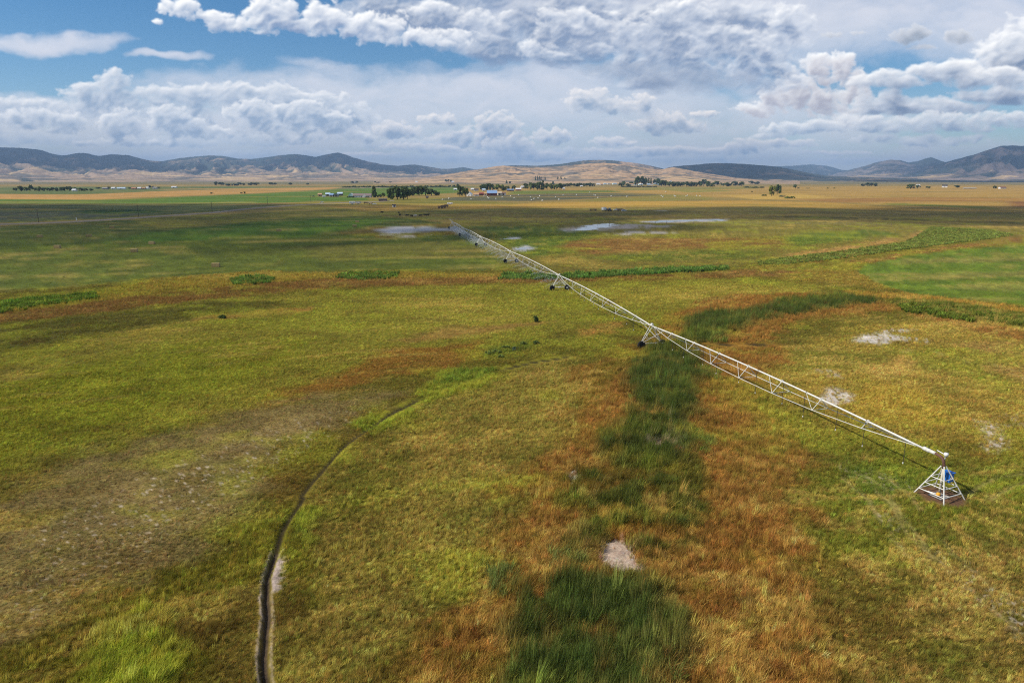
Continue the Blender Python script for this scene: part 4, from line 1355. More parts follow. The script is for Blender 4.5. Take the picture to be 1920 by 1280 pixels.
# ------------------------------------------------------------------ centre-pivot irrigator
def build_pivot():
    px, py = float(PIVOT[0]), float(PIVOT[1])
    root = empty('irrigation_pivot', (px, py, gz(px, py)))
    tag(root, 'long white centre-pivot irrigator reaching across the meadow on wheeled towers', 'irrigator')
    towers = [(23.6, 112.6), (12.1, 173.0), (-0.4, 231.5), (-13.2, 290.5), (-24.0, 341.0), (-33.5, 389.0)]
    z0 = gz(px, py)
    loc = [(0, 0)] + [(x - px, y - py) for x, y in towers]
    gzs = [0.0] + [gz(x, y) - z0 for x, y in towers]
    d0 = Vector((loc[1][0], loc[1][1], 0)).normalized()
    # pyramid stand
    ang = math.radians(24)
    half = 1.42
    R = Matrix.Rotation(ang, 3, 'Z')
    base = [R @ Vector((sx * half, sy * half, 0)) for sx, sy in ((-1, -1), (1, -1), (1, 1), (-1, 1))]
    top = [R @ Vector((sx * 0.13, sy * 0.13, 2.95)) for sx, sy in ((-1, -1), (1, -1), (1, 1), (-1, 1))]
    for b, t in zip(base, top):
        MB().tube([b + (b - t).normalized() * 0.15, t], 0.055, STEEL, 6).obj('leg', root)
    for zz in (0.55, 1.2, 1.85):
        f = zz / 2.95
        q = [b.lerp(t, f) for b, t in zip(base, top)]
        for i in range(4):
            MB().tube([q[i], q[(i + 1) % 4]], 0.04, STEEL, 5).obj('cross_bar', root)
    MB().box((0, 0, 0.04), (1.25, 1.25, 0.14), CONC, ang, bev=0.03).obj('concrete_pad', root)
    MB().tube([(0, 0, 0.1), (0, 0, 2.7)], 0.11, plain('riser_cream', (196, 188, 168), 0.6, 0, 0.2, 2), 10).obj('riser_pipe', root, True)
    el = [Vector((0, 0, 2.7)), Vector((0, 0, 3.1)), Vector((0, 0, 3.35)) + d0 * 0.07, Vector((0, 0, 3.58)) + d0 * 0.25, Vector((0, 0, 3.7)) + d0 * 0.55, Vector((0, 0, 3.74)) + d0 * 1.0]
    MB().tube(el, [0.12, 0.14, 0.14, 0.14, 0.13, 0.13], RUST, 10).obj('elbow', root, True)
    jb = MB().tube([Vector((0, 0, 3.74)) + d0 * 1.0, Vector((0, 0, 3.74)) + d0 * 1.55], 0.16, STEEL, 10)
    jb.tube([Vector((0, 0, 3.74)) + d0 * 1.9, Vector((0, 0, 3.75)) + d0 * 2.3], 0.19, STEEL, 10)
    jb.box(Vector((0, 0, 3.74)) + d0 * 1.75, (0.3, 0.3, 0.3), STEEL, 0.3, bev=0.04)
    jb.obj('joint', root, True)
    cb = MB().lathe([(0.0, -0.16), (0.17, -0.15), (0.18, 0.15), (0.0, 0.17)], 'Z', (0.05, -0.02, 4.05), WHITEP, 12)
    cb.tube([(0.0, 0, 3.6), (0.04, -0.01, 3.95)], 0.05, STEEL, 6)
    cb.tube([(0.03, 0, 4.0), Vector((0, 0, 4.1)) + d0 * 0.9], 0.04, WHITEP, 6)
    cb.obj('collector', root, True)
    mid = base[1].lerp(base[2], 0.5).lerp(Vector((0, 0, 0)), 0.42)
    bx = MB().box((mid.x, mid.y, 1.78), (0.55, 0.72, 0.85), BLUEP, ang, bev=0.03)
    bx.box((mid.x + 0.02, mid.y + 0.0, 2.24), (0.72, 0.86, 0.05), BLUEP, ang)
    bx.obj('control_panel', root)
    vv = MB().lathe([(0.05, -0.2), (0.16, -0.16), (0.18, 0.0), (0.16, 0.16), (0.05, 0.2)], 'Z', (-0.42, -0.5, 0.42), YELP, 12)
    vv.tube([(-1.3, 0.35, 0.45), (-0.42, -0.5, 0.42)], 0.06, WHITEP, 8)
    vv.tube([(-0.42, -0.5, 0.2), (0, 0, 0.3)], 0.07, BLUEP, 8)
    vv.obj('valve', root, True)
    # spans
    SS = len(towers)
    for i in range(SS):
        a = Vector((loc[i][0], loc[i][1], 3.72 + gzs[i])) + (d0 * 2.3 if i == 0 else Vector((0, 0, 0)))
        b = Vector((loc[i + 1][0], loc[i + 1][1], 3.72 + gzs[i + 1]))
        d = (b - a)
        L = d.length
        u = d.normalized()
        nrm = Vector((-u.y, u.x, 0)).normalized()
        camber = 0.42

        def pp(t):
            return a + d * t + Vector((0, 0, camber * 4 * t * (1 - t)))
        pipe = MB().tube([pp(k / 16) for k in range(17)], 0.1, STEEL, 8).obj('pipe', root, True)
        st = [k / 8.0 for k in range(1, 8)]
        drop = [0.66, 1.15, 1.40, 1.48, 1.40, 1.15, 0.66]
        lat = [0.70, 1.08, 1.26, 1.30, 1.26, 1.08, 0.70]
        for s in (-1, 1):
            pts = [pp(0.012) - Vector((0, 0, 0.08))] + [pp(t) + nrm * s * l_ - Vector((0, 0, q)) for t, q, l_ in zip(st, drop, lat)] + [pp(0.988) - Vector((0, 0, 0.08))]
            MB().tube(pts, 0.034, STEEL, 5).obj('truss_rod', pipe)
        for k, (t, q, l_) in enumerate(zip(st, drop, lat)):
            c = pp(t)
            n1, n2 = c + nrm * l_ - Vector((0, 0, q)), c - nrm * l_ - Vector((0, 0, q))
            br = MB().tube([c, n1], 0.036, STEEL, 5).tube([c, n2], 0.036, STEEL, 5).tube([n1, n2], 0.034, STEEL, 5)
            br.box(c, (0.26, 0.26, 0.26), STEEL, math.atan2(u.y, u.x))
            if k not in (0, 6):
                br.tube([n1, c + u * (L / 22)], 0.026, STEEL, 4)
            br.obj('truss_brace', pipe)
        nd = 12 if i < 3 else 9
        for k in range(nd):
            t = (k + 0.5) / nd
            c = pp(t)
            s = 1 if k % 2 else -1
            low = 1.5 if i else 1.35
            dh = MB().tube([c, c + nrm * 0.18 * s + Vector((0, 0, 0.16)), c + nrm * 0.3 * s, c + nrm * 0.3 * s + Vector((0, 0, low - c.z))], 0.028, HOSE, 4)
            dh.lathe([(0.02, -0.1), (0.05, -0.06), (0.05, 0.05), (0.02, 0.1)], 'Z', c + nrm * 0.3 * s + Vector((0, 0, low - c.z - 0.08)), WHITEP, 6)
            dh.obj('drop_hose', pipe)
        # drive tower under the outer end
        T = Vector((loc[i + 1][0], loc[i + 1][1], gzs[i + 1]))
        ends = [T + nrm * s * 1.95 + Vector((0, 0, 0.72)) for s in (-1, 1)]
        beam = MB().tube([ends[0] - nrm * 0.1, ends[1] + nrm * 0.1], 0.085, STEEL, 6)
        beam.box(T + Vector((0, 0, 0.66)), (0.4, 0.4, 0.34), STEEL, math.atan2(u.y, u.x), bev=0.04)
        beam = beam.obj('base_beam', root)
        for s in (-1, 1):
            w = MB()
            rz = math.atan2(nrm.y, nrm.x)
            prof = [(0.30, -0.17), (0.55, -0.19), (0.65, -0.12), (0.67, 0.0), (0.65, 0.12), (0.55, 0.19), (0.30, 0.17)]
            w.lathe(prof, 'Y', (0, 0, 0), BLACKR, 20)
            for g in range(18):
                t = 2 * math.pi * g / 18
                w.box((0.665 * math.cos(t), 0.0, 0.665 * math.sin(t)), (0.05, 0.34, 0.05), BLACKR)
            w.lathe([(0.05, -0.16), (0.29, -0.13), (0.31, 0.0), (0.29, 0.13), (0.05, 0.16)], 'Y', (0, -0.05 * s, 0), STEEL, 14)
            wo = w.obj('wheel', beam, False)
            wo.location = T + nrm * s * 1.95 + Vector((0, 0, 0.62)) - u * 0.34
            wo.rotation_euler = (0, 0, rz)
        for s in (-1, 1):
            e = ends[0] if s < 0 else ends[1]
            for q in (-0.42, 0.42):
                MB().tube([e + u * q * 0.25, T + Vector((0, 0, 3.62)) + nrm * s * 0.14 + u * q], 0.05, STEEL, 5).obj('tower_leg', root)
            m1 = e.lerp(T + Vector((0, 0, 3.62)) + nrm * s * 0.14, 0.55)
            MB().tube([m1 - u * 0.24, m1 + u * 0.24], 0.034, STEEL, 5).obj('tower_brace', root)
        MB().tube([T + nrm * -1.2 + Vector((0, 0, 1.7)), T + nrm * 1.2 + Vector((0, 0, 1.7))], 0.03, STEEL, 5).obj('tower_brace', root)
        MB().tube([ends[0], T + u * 4.6 + Vector((0, 0, 3.7))], 0.038, STEEL, 5).obj('tower_brace', root)
        MB().tube([ends[1], T - u * 4.2 + Vector((0, 0, 3.75))], 0.038, STEEL, 5).obj('tower_brace', root)
        MB().box(T + Vector((0, 0, 3.98)), (0.42, 0.32, 0.36), WHITEP, math.atan2(u.y, u.x), bev=0.05).obj('tower_box', root)
    # overhang with end gun
    T = Vector((loc[-1][0], loc[-1][1], 3.72 + gzs[-1]))
    oh = MB().tube([T, T + u * 6 + Vector((0, 0, 0.25)), T + u * 13 + Vector((0, 0, 0.5))], 0.07, STEEL, 6)
    oh.tube([T + Vector((0, 0, 1.3)), T + u * 12 + Vector((0, 0, 0.5))], 0.02, STEEL, 4).tube([T, T + Vector((0, 0, 1.3))], 0.04, STEEL, 5)
    oh.tube([T + u * 13 + Vector((0, 0, 0.5)), T + u * 13.6 + Vector((0, 0, 1.1))], 0.05, STEEL, 6)
    oh.obj('overhang', root)
    return towers


TOWERS = build_pivot()


# ------------------------------------------------------------------ spray under the outer spans
def build_spray():
    rg = np.random.default_rng(91)
    m, n, l = nmat('water_drop')
    out = n.new('ShaderNodeOutputMaterial')
    d = n.new('ShaderNodeBsdfDiffuse')
    d.inputs['Color'].default_value = (0.85, 0.89, 0.93, 1)
    t = n.new('ShaderNodeBsdfTranslucent')
    t.inputs['Color'].default_value = (0.85, 0.89, 0.93, 1)
    mx = n.new('ShaderNodeMixShader')
    l.new(d.outputs[0], mx.inputs[1])
    l.new(t.outputs[0], mx.inputs[2])
    l.new(mx.outputs[0], out.inputs['Surface'])
    o_ = [(1, 0, 0), (-1, 0, 0), (0, 1, 0), (0, -1, 0), (0, 0, 1), (0, 0, -1)]
    f_ = [(0, 2, 4), (2, 1, 4), (1, 3, 4), (3, 0, 4), (2, 0, 5), (1, 2, 5), (3, 1, 5), (0, 3, 5)]
    me = mesh_np('drop', np.array(o_, float), np.array(f_), None, True)
    me.materials.append(m)
    coll = proto_collection('drop', [me])
    T = [PIVOT] + [np.array(t) for t in TOWERS]
    for i, (cnt, lo) in {3: (4500, 0.0), 4: (6000, 0.0), 5: (8000, 0.0), 6: (11000, 0.0)}.items():
        if i >= len(T):
            continue
        a, b = T[i - 1], T[i]
        u = (b - a) / np.linalg.norm(b - a)
        nr = np.array([-u[1], u[0]])
        nz = 9
        k = rg.integers(0, nz, cnt)
        t = lo + (1 - lo) * ((k + 0.5) / nz)
        ang = rg.uniform(0, 2 * np.pi, cnt)
        rad = 2.9 * np.sqrt(rg.uniform(0, 1, cnt)) + rg.exponential(0.5, cnt)
        # arcs that leave the nozzle level and fall
        z = np.clip(1.5 - 1.35 * (rad / 3.6) ** 2 + rg.normal(0, 0.12, cnt), 0.05, 2.2)
        P = a + (b - a) * t[:, None] + nr * (rad * np.cos(ang) - 0.4)[:, None] + u * (rad * np.sin(ang))[:, None]
        s = rg.uniform(0.014, 0.030, cnt) * (1 + 0.18 * (i - 2))
        P[:, 0] += 0.25 * z
        scatter('water_spray', coll, 1, P[:, 0], P[:, 1], z, np.ones((cnt, 3)), s, s, rg.uniform(0, 6, cnt), 900 + i, 'fine white spray falling from span %s of the irrigator' % ('two', 'three', 'four', 'five', 'six')[i - 2])


build_spray()

# ------------------------------------------------------------------ placing far things
from mathutils.bvhtree import BVHTree


def hill_trees():
    dg = bpy.context.evaluated_depsgraph_get()
    return [BVHTree.FromObject(o, dg) for o in bpy.data.objects if o.name.startswith('hills')]


HBVH = hill_trees()


def hit(x, y):
    """where the view line through photo position x, y meets the land (valley floor or hillside)"""
    g = gp(x, max(y, 334.5))
    o = Vector((0, 0, CAM_H))
    u, v = x - 960.0, y - 640.0
    d = Vector((u, FPX * CP - v * SP, -(FPX * SP + v * CP))).normalized()
    best = None
    for b in HBVH:
        q = b.ray_cast(o, d, 60000)
        if q[0] is not None and (best is None or q[3] < best[1]):
            best = (q[0], q[3])
    if y > 334.5:
        p = Vector((g[0], g[1], 0.0))
        if best is None or (p - o).length < best[1]:
            return p
    return best[0]


def mpp(p):
    """metres per photo pixel at world point p"""
    return (p.y * CP - (p.z - CAM_H) * SP) / FPX


ORD = ['first', 'second', 'third', 'fourth', 'fifth', 'sixth', 'seventh', 'eighth', 'ninth', 'tenth', 'eleventh', 'twelfth', 'thirteenth', 'fourteenth', 'fifteenth', 'sixteenth', 'seventeenth', 'eighteenth', 'nineteenth',
       'twentieth', 'twenty-first', 'twenty-second', 'twenty-third', 'twenty-fourth', 'twenty-fifth', 'twenty-sixth', 'twenty-seventh', 'twenty-eighth', 'twenty-ninth', 'thirtieth']

# ------------------------------------------------------------------ trees
LEAF = {'dark': leaf_material('leaf_dark', False, 0.22, (92, 106, 58)), 'mid': leaf_material('leaf_mid', False, 0.25, (118, 130, 66)), 'pale': leaf_material('leaf_pale', False, 0.28, (146, 148, 74)),
        'blue': leaf_material('leaf_grey', False, 0.2, (96, 110, 88))}
BARK = plain('bark', (92, 78, 62), 0.95, 0, 0.3, 4)


def crown_np(form, seed):
    """leafy crown of unit height: clumps of leaf-sized faces with gaps between"""
    rg = np.random.default_rng(seed)
    cl = []
    if form == 'round':
        for k in range(17):
            a, q = rg.uniform(0, 2 * np.pi), math.sqrt(rg.uniform())
            z = rg.uniform(0.22, 0.88)
            w = 0.42 * math.sqrt(max(0.05, 1 - ((z - 0.5) / 0.5) ** 2))
            cl.append((w * q * math.cos(a), w * q * math.sin(a), z, rg.uniform(0.11, 0.19)))
    elif form == 'conifer':
        for k in range(18):
            z = 0.06 + 0.88 * k / 18
            w = 0.24 * (1 - z) + 0.02
            a = rg.uniform(0, 2 * np.pi)
            cl.append((w * 0.6 * math.cos(a), w * 0.6 * math.sin(a), z, 0.04 + 0.13 * (1 - z)))
    elif form == 'poplar':
        for k in range(14):
            z = 0.12 + 0.82 * k / 14
            w = 0.07 * math.sin(math.pi * min(1, z + 0.08)) + 0.01
            a = rg.uniform(0, 2 * np.pi)
            cl.append((w * math.cos(a), w * math.sin(a), z, 0.085 - 0.04 * z))
    else:
        for k in range(11):
            a, q = rg.uniform(0, 2 * np.pi), math.sqrt(rg.uniform())
            z = rg.uniform(0.15, 0.72) * (1 - 0.4 * q)
            cl.append((0.62 * q * math.cos(a), 0.62 * q * math.sin(a), z, rg.uniform(0.18, 0.28)))
    V = []
    per = 60 if form == 'round' else 44
    ls = {'round': 0.062, 'conifer': 0.045, 'poplar': 0.04, 'shrub': 0.095}[form]
    for cx, cy, cz, r in cl:
        d = rg.normal(size=(per, 3))
        d /= np.linalg.norm(d, axis=1, keepdims=True)
        p = np.array([cx, cy, cz]) + d * (r * rg.uniform(0.55, 1.12, (per, 1)))
        n = d + rg.normal(0, 0.55, (per, 3))
        n /= np.linalg.norm(n, axis=1, keepdims=True)
        t = np.cross(n, rg.normal(size=(per, 3)))
        t /= np.linalg.norm(t, axis=1, keepdims=True)
        b = np.cross(n, t)
        s = ls * rg.uniform(0.7, 1.5, (per, 1))
        for q in range(per):
            V += [p[q] - t[q] * s[q], p[q] + b[q] * s[q] * 0.8, p[q] + t[q] * s[q], p[q] - b[q] * s[q] * 0.8]
    V = np.array(V)
    V[:, 2] = np.maximum(V[:, 2], 0.01)
    return V, np.arange(len(V)).reshape(-1, 4)


CROWN, TRUNK = {}, {}
for form in ('round', 'conifer', 'poplar', 'shrub'):
    for k in range(4 if form in ('round', 'shrub') else 2):
        V_, F_ = crown_np(form, 40 + 7 * k + len(form))
        for tone in LEAF:
            me_ = mesh_np('crown', V_, F_, None, False)
            me_.materials.append(LEAF[tone])
            CROWN[form, k, tone] = me_
        mb_ = MB()
        if form == 'shrub':
            for q in range(4):
                mb_.tube([(0, 0, -0.05), (0.2 * math.cos(q * 1.7), 0.2 * math.sin(q * 1.7), 0.4)], [0.03, 0.012], BARK, 5)
        else:
            tw = {'round': 0.035, 'conifer': 0.022, 'poplar': 0.018}[form]
            mb_.tube([(0, 0, -0.03), (0.01, 0.005, 0.3), (-0.01, 0.0, 0.75)], [tw * 1.4, tw, tw * 0.3], BARK, 7)
            if form == 'round':
                for q in range(5):
                    a_ = q * 1.26 + k
                    mb_.tube([(0, 0, 0.2 + 0.05 * q), (0.17 * math.cos(a_), 0.17 * math.sin(a_), 0.42 + 0.07 * q)], [tw * 0.6, tw * 0.2], BARK, 5)
        TRUNK[form, k] = mb_.mesh('trunk', True)
_tn = [0]


def tree(x, y, hpx, wpx, form, tone, label, group=None, name=None):
    p = hit(x, y)
    m = mpp(p)
    h = hpx * m * 1.04
    w = wpx * m
    _tn[0] += 1
    kmax = 4 if form in ('round', 'shrub') else 2
    k = _tn[0] % kmax
    base_w = {'round': 0.98, 'conifer': 0.5, 'poplar': 0.26, 'shrub': 1.5}[form]
    nm = name or {'round': 'broadleaf_tree', 'conifer': 'conifer_tree', 'poplar': 'poplar_tree', 'shrub': 'shrub'}[form]
    r = empty(nm, (p.x, p.y, p.z - 0.05 * m), _tn[0] * 2.1)
    sx = w / base_w
    r.scale = (sx, sx, h)
    tag(r, label, 'shrub' if form == 'shrub' else 'tree', group)
    link('crown', CROWN[form, k, tone], None, r)
    link('stem' if form == 'shrub' else 'trunk', TRUNK[form, k], None, r)
    return r


def tree_row(items, where, group, form='round', tone='dark'):
    items = sorted(items)
    for i, it in enumerate(items):
        x, y, h, w = it[:4]
        f = it[4] if len(it) > 4 else form
        t = it[5] if len(it) > 5 else tone
        tw = {'dark': 'dark green', 'mid': 'mid green', 'pale': 'yellow-green', 'blue': 'grey-green'}[t]
        fw = {'round': 'broadleaf tree', 'conifer': 'conifer', 'poplar': 'slim poplar', 'shrub': 'shrub'}[f]
        tree(x, y, h, w, f, t, '%s %s, %s from the left %s' % (tw, fw, ORD[i] if i < 30 else 'last', where), group)


tree_row([(30, 358.5, 6, 9), (40, 358.5, 9.5, 10), (49, 358.5, 7.5, 8, 'round', 'mid'), (58, 358.5, 11, 9), (65, 358.5, 6, 7), (73, 358.5, 8.5, 9, 'round', 'mid'), (82, 358.5, 6.5, 8), (90, 358.5, 6, 9), (99, 358.5, 6.5, 9),
          (107, 358.5, 6.5, 8), (116, 358.5, 7.5, 9), (122, 358.5, 7.5, 8), (131, 358.5, 8.5, 12), (142, 358.5, 6.5, 9), (152, 358.5, 6, 9), (160, 358.5, 5, 9), (170, 358.5, 4.5, 10)],
         'in the windbreak below the tan foothills', 'windbreak trees on the far side of the road')
tree_row([(184, 354, 3, 8), (204, 354.5, 4.5, 6), (243, 354.5, 3, 8), (281, 354, 6, 6), (288, 354, 5, 6), (296, 353.5, 3, 9)], 'among the distant white roofs', 'trees of the distant hamlet', 'round', 'blue')
tree_row([(406, 348, 7, 9), (416, 348, 6, 12), (428, 348.5, 4, 14), (440, 348.5, 4, 14), (448, 348, 5.5, 10), (456, 348, 4, 8), (470, 347.5, 5, 10), (480, 347.5, 5, 12), (508, 347, 5, 10), (516, 347, 4, 8), (545, 346.5, 4, 8), (577, 346.5, 3, 6)],
         'in the hazy tree line under the blue range', 'hazy far tree line', 'round', 'blue')
tree_row([(397, 363.5, 2.5, 6), (453, 363, 2.5, 5), (459, 363, 3.5, 5)], 'of the dark dots on the golden field', 'lone far trees')
tree_row([(661, 343.8, 4, 7), (668, 343.8, 4, 7), (703, 343.5, 3.5, 5), (709, 343.5, 2.5, 8), (732, 342.5, 2, 5), (836, 341.5, 5, 5), (841, 341.5, 5, 5), (846, 341.5, 4.5, 4)], 'at the foot of the central slope', 'trees at the foot of the slope', 'round', 'blue')
tree_row([(646 + 9.0 * i, 352.0 - 0.06 * i, 3.2 + (i * 7 % 3) * 0.6, 10, 'shrub', 'dark') for i in range(24)], 'in the long hedge behind the farms', 'long hedge of shrubs', 'shrub')
# left farm
tree(702, 370, 21, 13, 'conifer', 'dark', 'tall dark conifer beside the long low farmhouse')
tree(713, 369.5, 7, 8, 'shrub', 'dark', 'dark bush just behind the tall conifer')
tree(719, 370, 8, 8, 'round', 'mid', 'small round tree between the conifer and the cottonwoods')
tree_row([(733, 373.5, 20, 20), (745, 374.5, 24, 22), (757, 374, 23, 22), (764, 373.5, 18, 14)], 'in the dense cottonwood clump by the farmhouse', 'cottonwood clump by the farmhouse')
tree_row([(774, 367, 15, 18), (786, 367, 18, 20), (798, 367, 16, 20), (809, 367, 12, 18), (819, 367, 9, 12)], 'in the lower clump behind the cottonwoods', 'lower clump behind the cottonwoods')
tree_row([(654, 370.5, 3.5, 7), (661, 370.5, 4, 9), (688, 370.5, 2.5, 10)], 'along the front of the farmhouse', 'farmhouse garden shrubs', 'shrub')
# central farm
tree_row([(862, 369, 21, 9), (867, 368, 17, 9), (873, 369, 16, 11, 'round', 'mid'), (858, 353, 8, 6)], 'beside the white farm cottage', 'trees by the white farm cottage')
tree_row([(905, 357, 11, 14), (915, 358, 14, 15), (923, 357, 11, 12), (934, 358, 12, 14, 'round', 'mid'), (944, 358, 11, 12, 'round', 'mid'), (952, 356, 7, 8), (964, 356, 8, 9)], 'behind the blue-roofed barn', 'trees behind the barn')
tree_row([(950, 344, 6, 4, 'conifer'), (956, 344, 4, 6, 'round', 'blue'), (986, 355, 11, 10), (994, 356, 13, 11, 'round', 'mid'), (1001, 356, 12, 11), (1008, 356, 14, 10, 'round', 'mid'), (1012, 356, 15, 9), (1018, 356, 18, 9, 'conifer'),
          (1026, 356, 12, 10), (1034, 355, 11, 9, 'round', 'mid'), (1037, 346, 6, 6, 'conifer'), (1043, 356, 10, 11, 'round', 'mid'), (1050, 356.5, 12, 12)], 'in the grove east of the barn', 'grove east of the barn')
tree_row([(1004, 339, 9, 2.6), (1007.5, 339, 9.5, 2.6), (1011, 339, 9, 2.4), (1014.5, 339, 8, 2.4), (1022, 338, 6.5, 2.4), (1046, 337, 6.5, 2.6), (1052, 336.5, 6.5, 2.8), (1059, 336.5, 4, 2.4)], 'on the tan slope above the grove', 'poplars on the slope', 'poplar')
tree_row([(1058 + 6.0 * i, 350.2 - 0.05 * i, 5.5 + (i % 3) * 0.7, 8) for i in range(10)], 'in the dark belt past the grove', 'dark belt of trees past the grove')
# village trees
tree_row([(1164, 350, 7, 9), (1170, 349.5, 9, 10), (1178, 350, 6, 9), (1184, 347, 6, 8), (1195, 349, 17, 11), (1203, 349, 17, 12), (1209, 347, 13, 10), (1216, 346, 13, 5, 'conifer'), (1220, 347, 14, 5, 'conifer'), (1228, 346, 9, 10), (1233, 347, 12, 10),
          (1240, 349, 11, 12), (1247, 349, 10, 12), (1255, 350, 9, 12), (1263, 350, 9, 12), (1271, 350, 9, 11), (1279, 350, 8, 11), (1287, 350, 9, 11), (1295, 350, 9, 11), (1303, 350, 8, 10), (1311, 350, 10, 11), (1319, 349, 12, 12, 'round', 'blue'),
          (1327, 350, 10, 11), (1335, 351, 8, 10), (1345, 347, 7, 14), (1356, 349, 5, 8), (1365, 349.5, 7, 14), (1378, 349, 9, 12, 'round', 'blue'), (1390, 349, 8, 11)], 'in the wooded village under the cone-shaped hill', 'village trees', 'round', 'dark')
tree_row([(1166 + 8 * i, 351.0, 3, 9, 'shrub', 'blue') for i in range(9)], 'in the low scrub before the village', 'low scrub before the village', 'shrub')
tree_row([(1402, 352, 3.2, 14), (1416, 352.5, 3.2, 14), (1428, 352.5, 3.5, 10)], 'in the low thicket past the village', 'low thicket past the village', 'shrub', 'dark')
tree_row([(1408, 345.5, 6, 12), (1419, 345.5, 5, 10)], 'behind the low thicket', 'trees behind the thicket', 'round', 'blue')
# the pair on the golden plain and the right-hand plain
tree(1446.5, 367.5, 19, 13, 'round', 'pale', 'sunlit yellow-green willow of the pair on the golden plain')  # sunlit left crown and shaded right crown put into the leaf tones
tree(1457, 365, 18, 14, 'round', 'dark', 'darker willow of the pair on the golden plain')
tree_row([(1433, 367.5, 3.5, 11, 'shrub', 'mid'), (1466, 369, 3, 16, 'shrub', 'blue'), (1476, 372, 5, 10, 'shrub', 'mid'), (1486, 372, 5.5, 9, 'shrub', 'mid')], 'round the foot of the two willows', 'scrub round the willow pair')
tree(1491, 353.5, 7, 7.5, 'round', 'dark', 'small dark round tree right of the willow pair')
tree_row([(1497, 353.5, 2, 5), (1514, 353.5, 1.6, 9), (1551, 353.5, 2.2, 5), (1564, 353.5, 2, 4), (1410, 360.5, 3, 2.5)], 'of the scattered bushes on the far plain', 'scattered bushes on the plain', 'shrub')
tree_row([(1618, 349.5, 5, 9), (1626, 349.5, 7, 10), (1634, 349.5, 6.5, 10), (1642, 349.5, 6.5, 8)], 'in the small grove on the right-hand plain', 'grove on the right-hand plain', 'round', 'blue')
tree_row([(1707, 354, 8.5, 15), (1721, 353.5, 6.5, 8), (1741, 353.5, 3.8, 10), (1795, 352, 4.5, 11), (1865, 354, 5.5, 7)], 'among the scattered houses of the plain', 'trees among the scattered houses')
# shrubs in the meadow
tree(417, 597, 10, 15, 'shrub', 'dark', 'single dark round bush in the green meadow', name='shrub')
tree(1003, 603, 14, 13, 'shrub', 'dark', 'ragged dark bush below the second drive tower', name='shrub')
tree_row([(915, 664, 9, 16, 'shrub', 'mid'), (930, 661, 8, 18, 'shrub', 'mid'), (948, 654, 8, 18, 'shrub', 'mid'), (965, 656, 7, 16, 'shrub', 'blue'), (980, 646, 8, 16, 'shrub', 'mid'), (1006, 645, 9, 13, 'shrub', 'dark'), (938, 670, 7, 14, 'shrub', 'mid')],
         'in the thistle patch above the wheel track', 'thistle patch', 'shrub')

# ------------------------------------------------------------------ buildings
GLASS = plain('window_glass', (58, 66, 78), 0.15, 0, 0.1, 2)
DOORM = plain('door_paint', (92, 74, 62), 0.6, 0, 0.1, 2)


def building(x, y, wpx, dep, wallh, roofh, wall, roof, label, cat, name, rz=0.0, windows=2, door=True, gable_front=False, chimney=False, extra=None, group=None):
    p = hit(x, y)
    m = mpp(p)
    W = wpx * m
    D = dep
    r = empty(name, (p.x, p.y, p.z), rz)
    tag(r, label, cat, group)
    wm = plain('wall_%d_%d_%d' % wall, wall, 0.8, 0, 0.12, 0.6)
    rm = plain('roof_%d_%d_%d' % roof, roof, 0.55, 0, 0.15, 0.8)
    hx, hy = W / 2, D / 2
    b = MB()
    if gable_front:
        V = [(-hx, -hy, 0), (hx, -hy, 0), (hx, hy, 0), (-hx, hy, 0), (-hx, -hy, wallh), (hx, -hy, wallh), (hx, hy, wallh), (-hx, hy, wallh), (0, -hy, wallh + roofh), (0, hy, wallh + roofh)]
        F = [(0, 1, 5, 8, 4), (1, 2, 6, 5), (2, 3, 7, 9, 6), (3, 0, 4, 7)]
    else:
        V = [(-hx, -hy, 0), (hx, -hy, 0), (hx, hy, 0), (-hx, hy, 0), (-hx, -hy, wallh), (hx, -hy, wallh), (hx, hy, wallh), (-hx, hy, wallh), (-hx, 0, wallh + roofh), (hx, 0, wallh + roofh)]
        F = [(0, 1, 5, 4), (1, 2, 6, 9, 5), (2, 3, 7, 6), (3, 0, 4, 8, 7)]
    b.add(V, F, wm)
    b.obj('wall', r)
    o, t = 0.45, 0.16
    rb = MB()
    span = hx if gable_front else hy
    ln = (hy if gable_front else hx) + o
    sl = roofh / span
    for s in (-1, 1):
        q = []
        for e in (-ln, ln):
            for (a, z) in ((0, wallh + roofh + 0.02), (s * (span + o), wallh - sl * o + 0.02)):
                for dz in (0, t):
                    q.append((a, e, z + dz) if gable_front else (e, a, z + dz))
        # q: e0[a0 lo,hi, a1 lo,hi], e1[...]
        rb.add(q, [(0, 1, 3, 2), (4, 6, 7, 5), (1, 5, 7, 3), (0, 2, 6, 4), (2, 3, 7, 6), (0, 4, 5, 1)], rm)
    ro = rb.obj('roof', r)
    if chimney:
        MB().box((hx * 0.3, 0.2, wallh + roofh + 0.3), (0.7, 0.7, 1.4), plain('brick', (140, 88, 74), 0.9, 0, 0.2, 3)).obj('chimney', ro)
    for i in range(windows):
        wx = -hx + W * (i + 1) / (windows + 1) + (0.6 if door else 0)
        if abs(wx) < 0.9 and door:
            wx += 1.4
        wo = MB().box((wx, -hy - 0.03, wallh * 0.55), (1.2, 0.08, 1.0), WHITEP).obj('window', r)
        MB().box((wx, -hy - 0.075, wallh * 0.55), (0.98, 0.03, 0.8), GLASS).obj('pane', wo)
    if door:
        dw = 0.95 if windows else min(3.2, W * 0.4)
        dh = 2.05 if windows else min(3.0, wallh * 0.85)
        MB().box((-hx * 0.05, -hy - 0.03, dh / 2), (dw, 0.07, dh), DOORM).obj('door', r)
    if extra:
        extra(r, W, D, wallh, roofh, wm, rm)
    return r


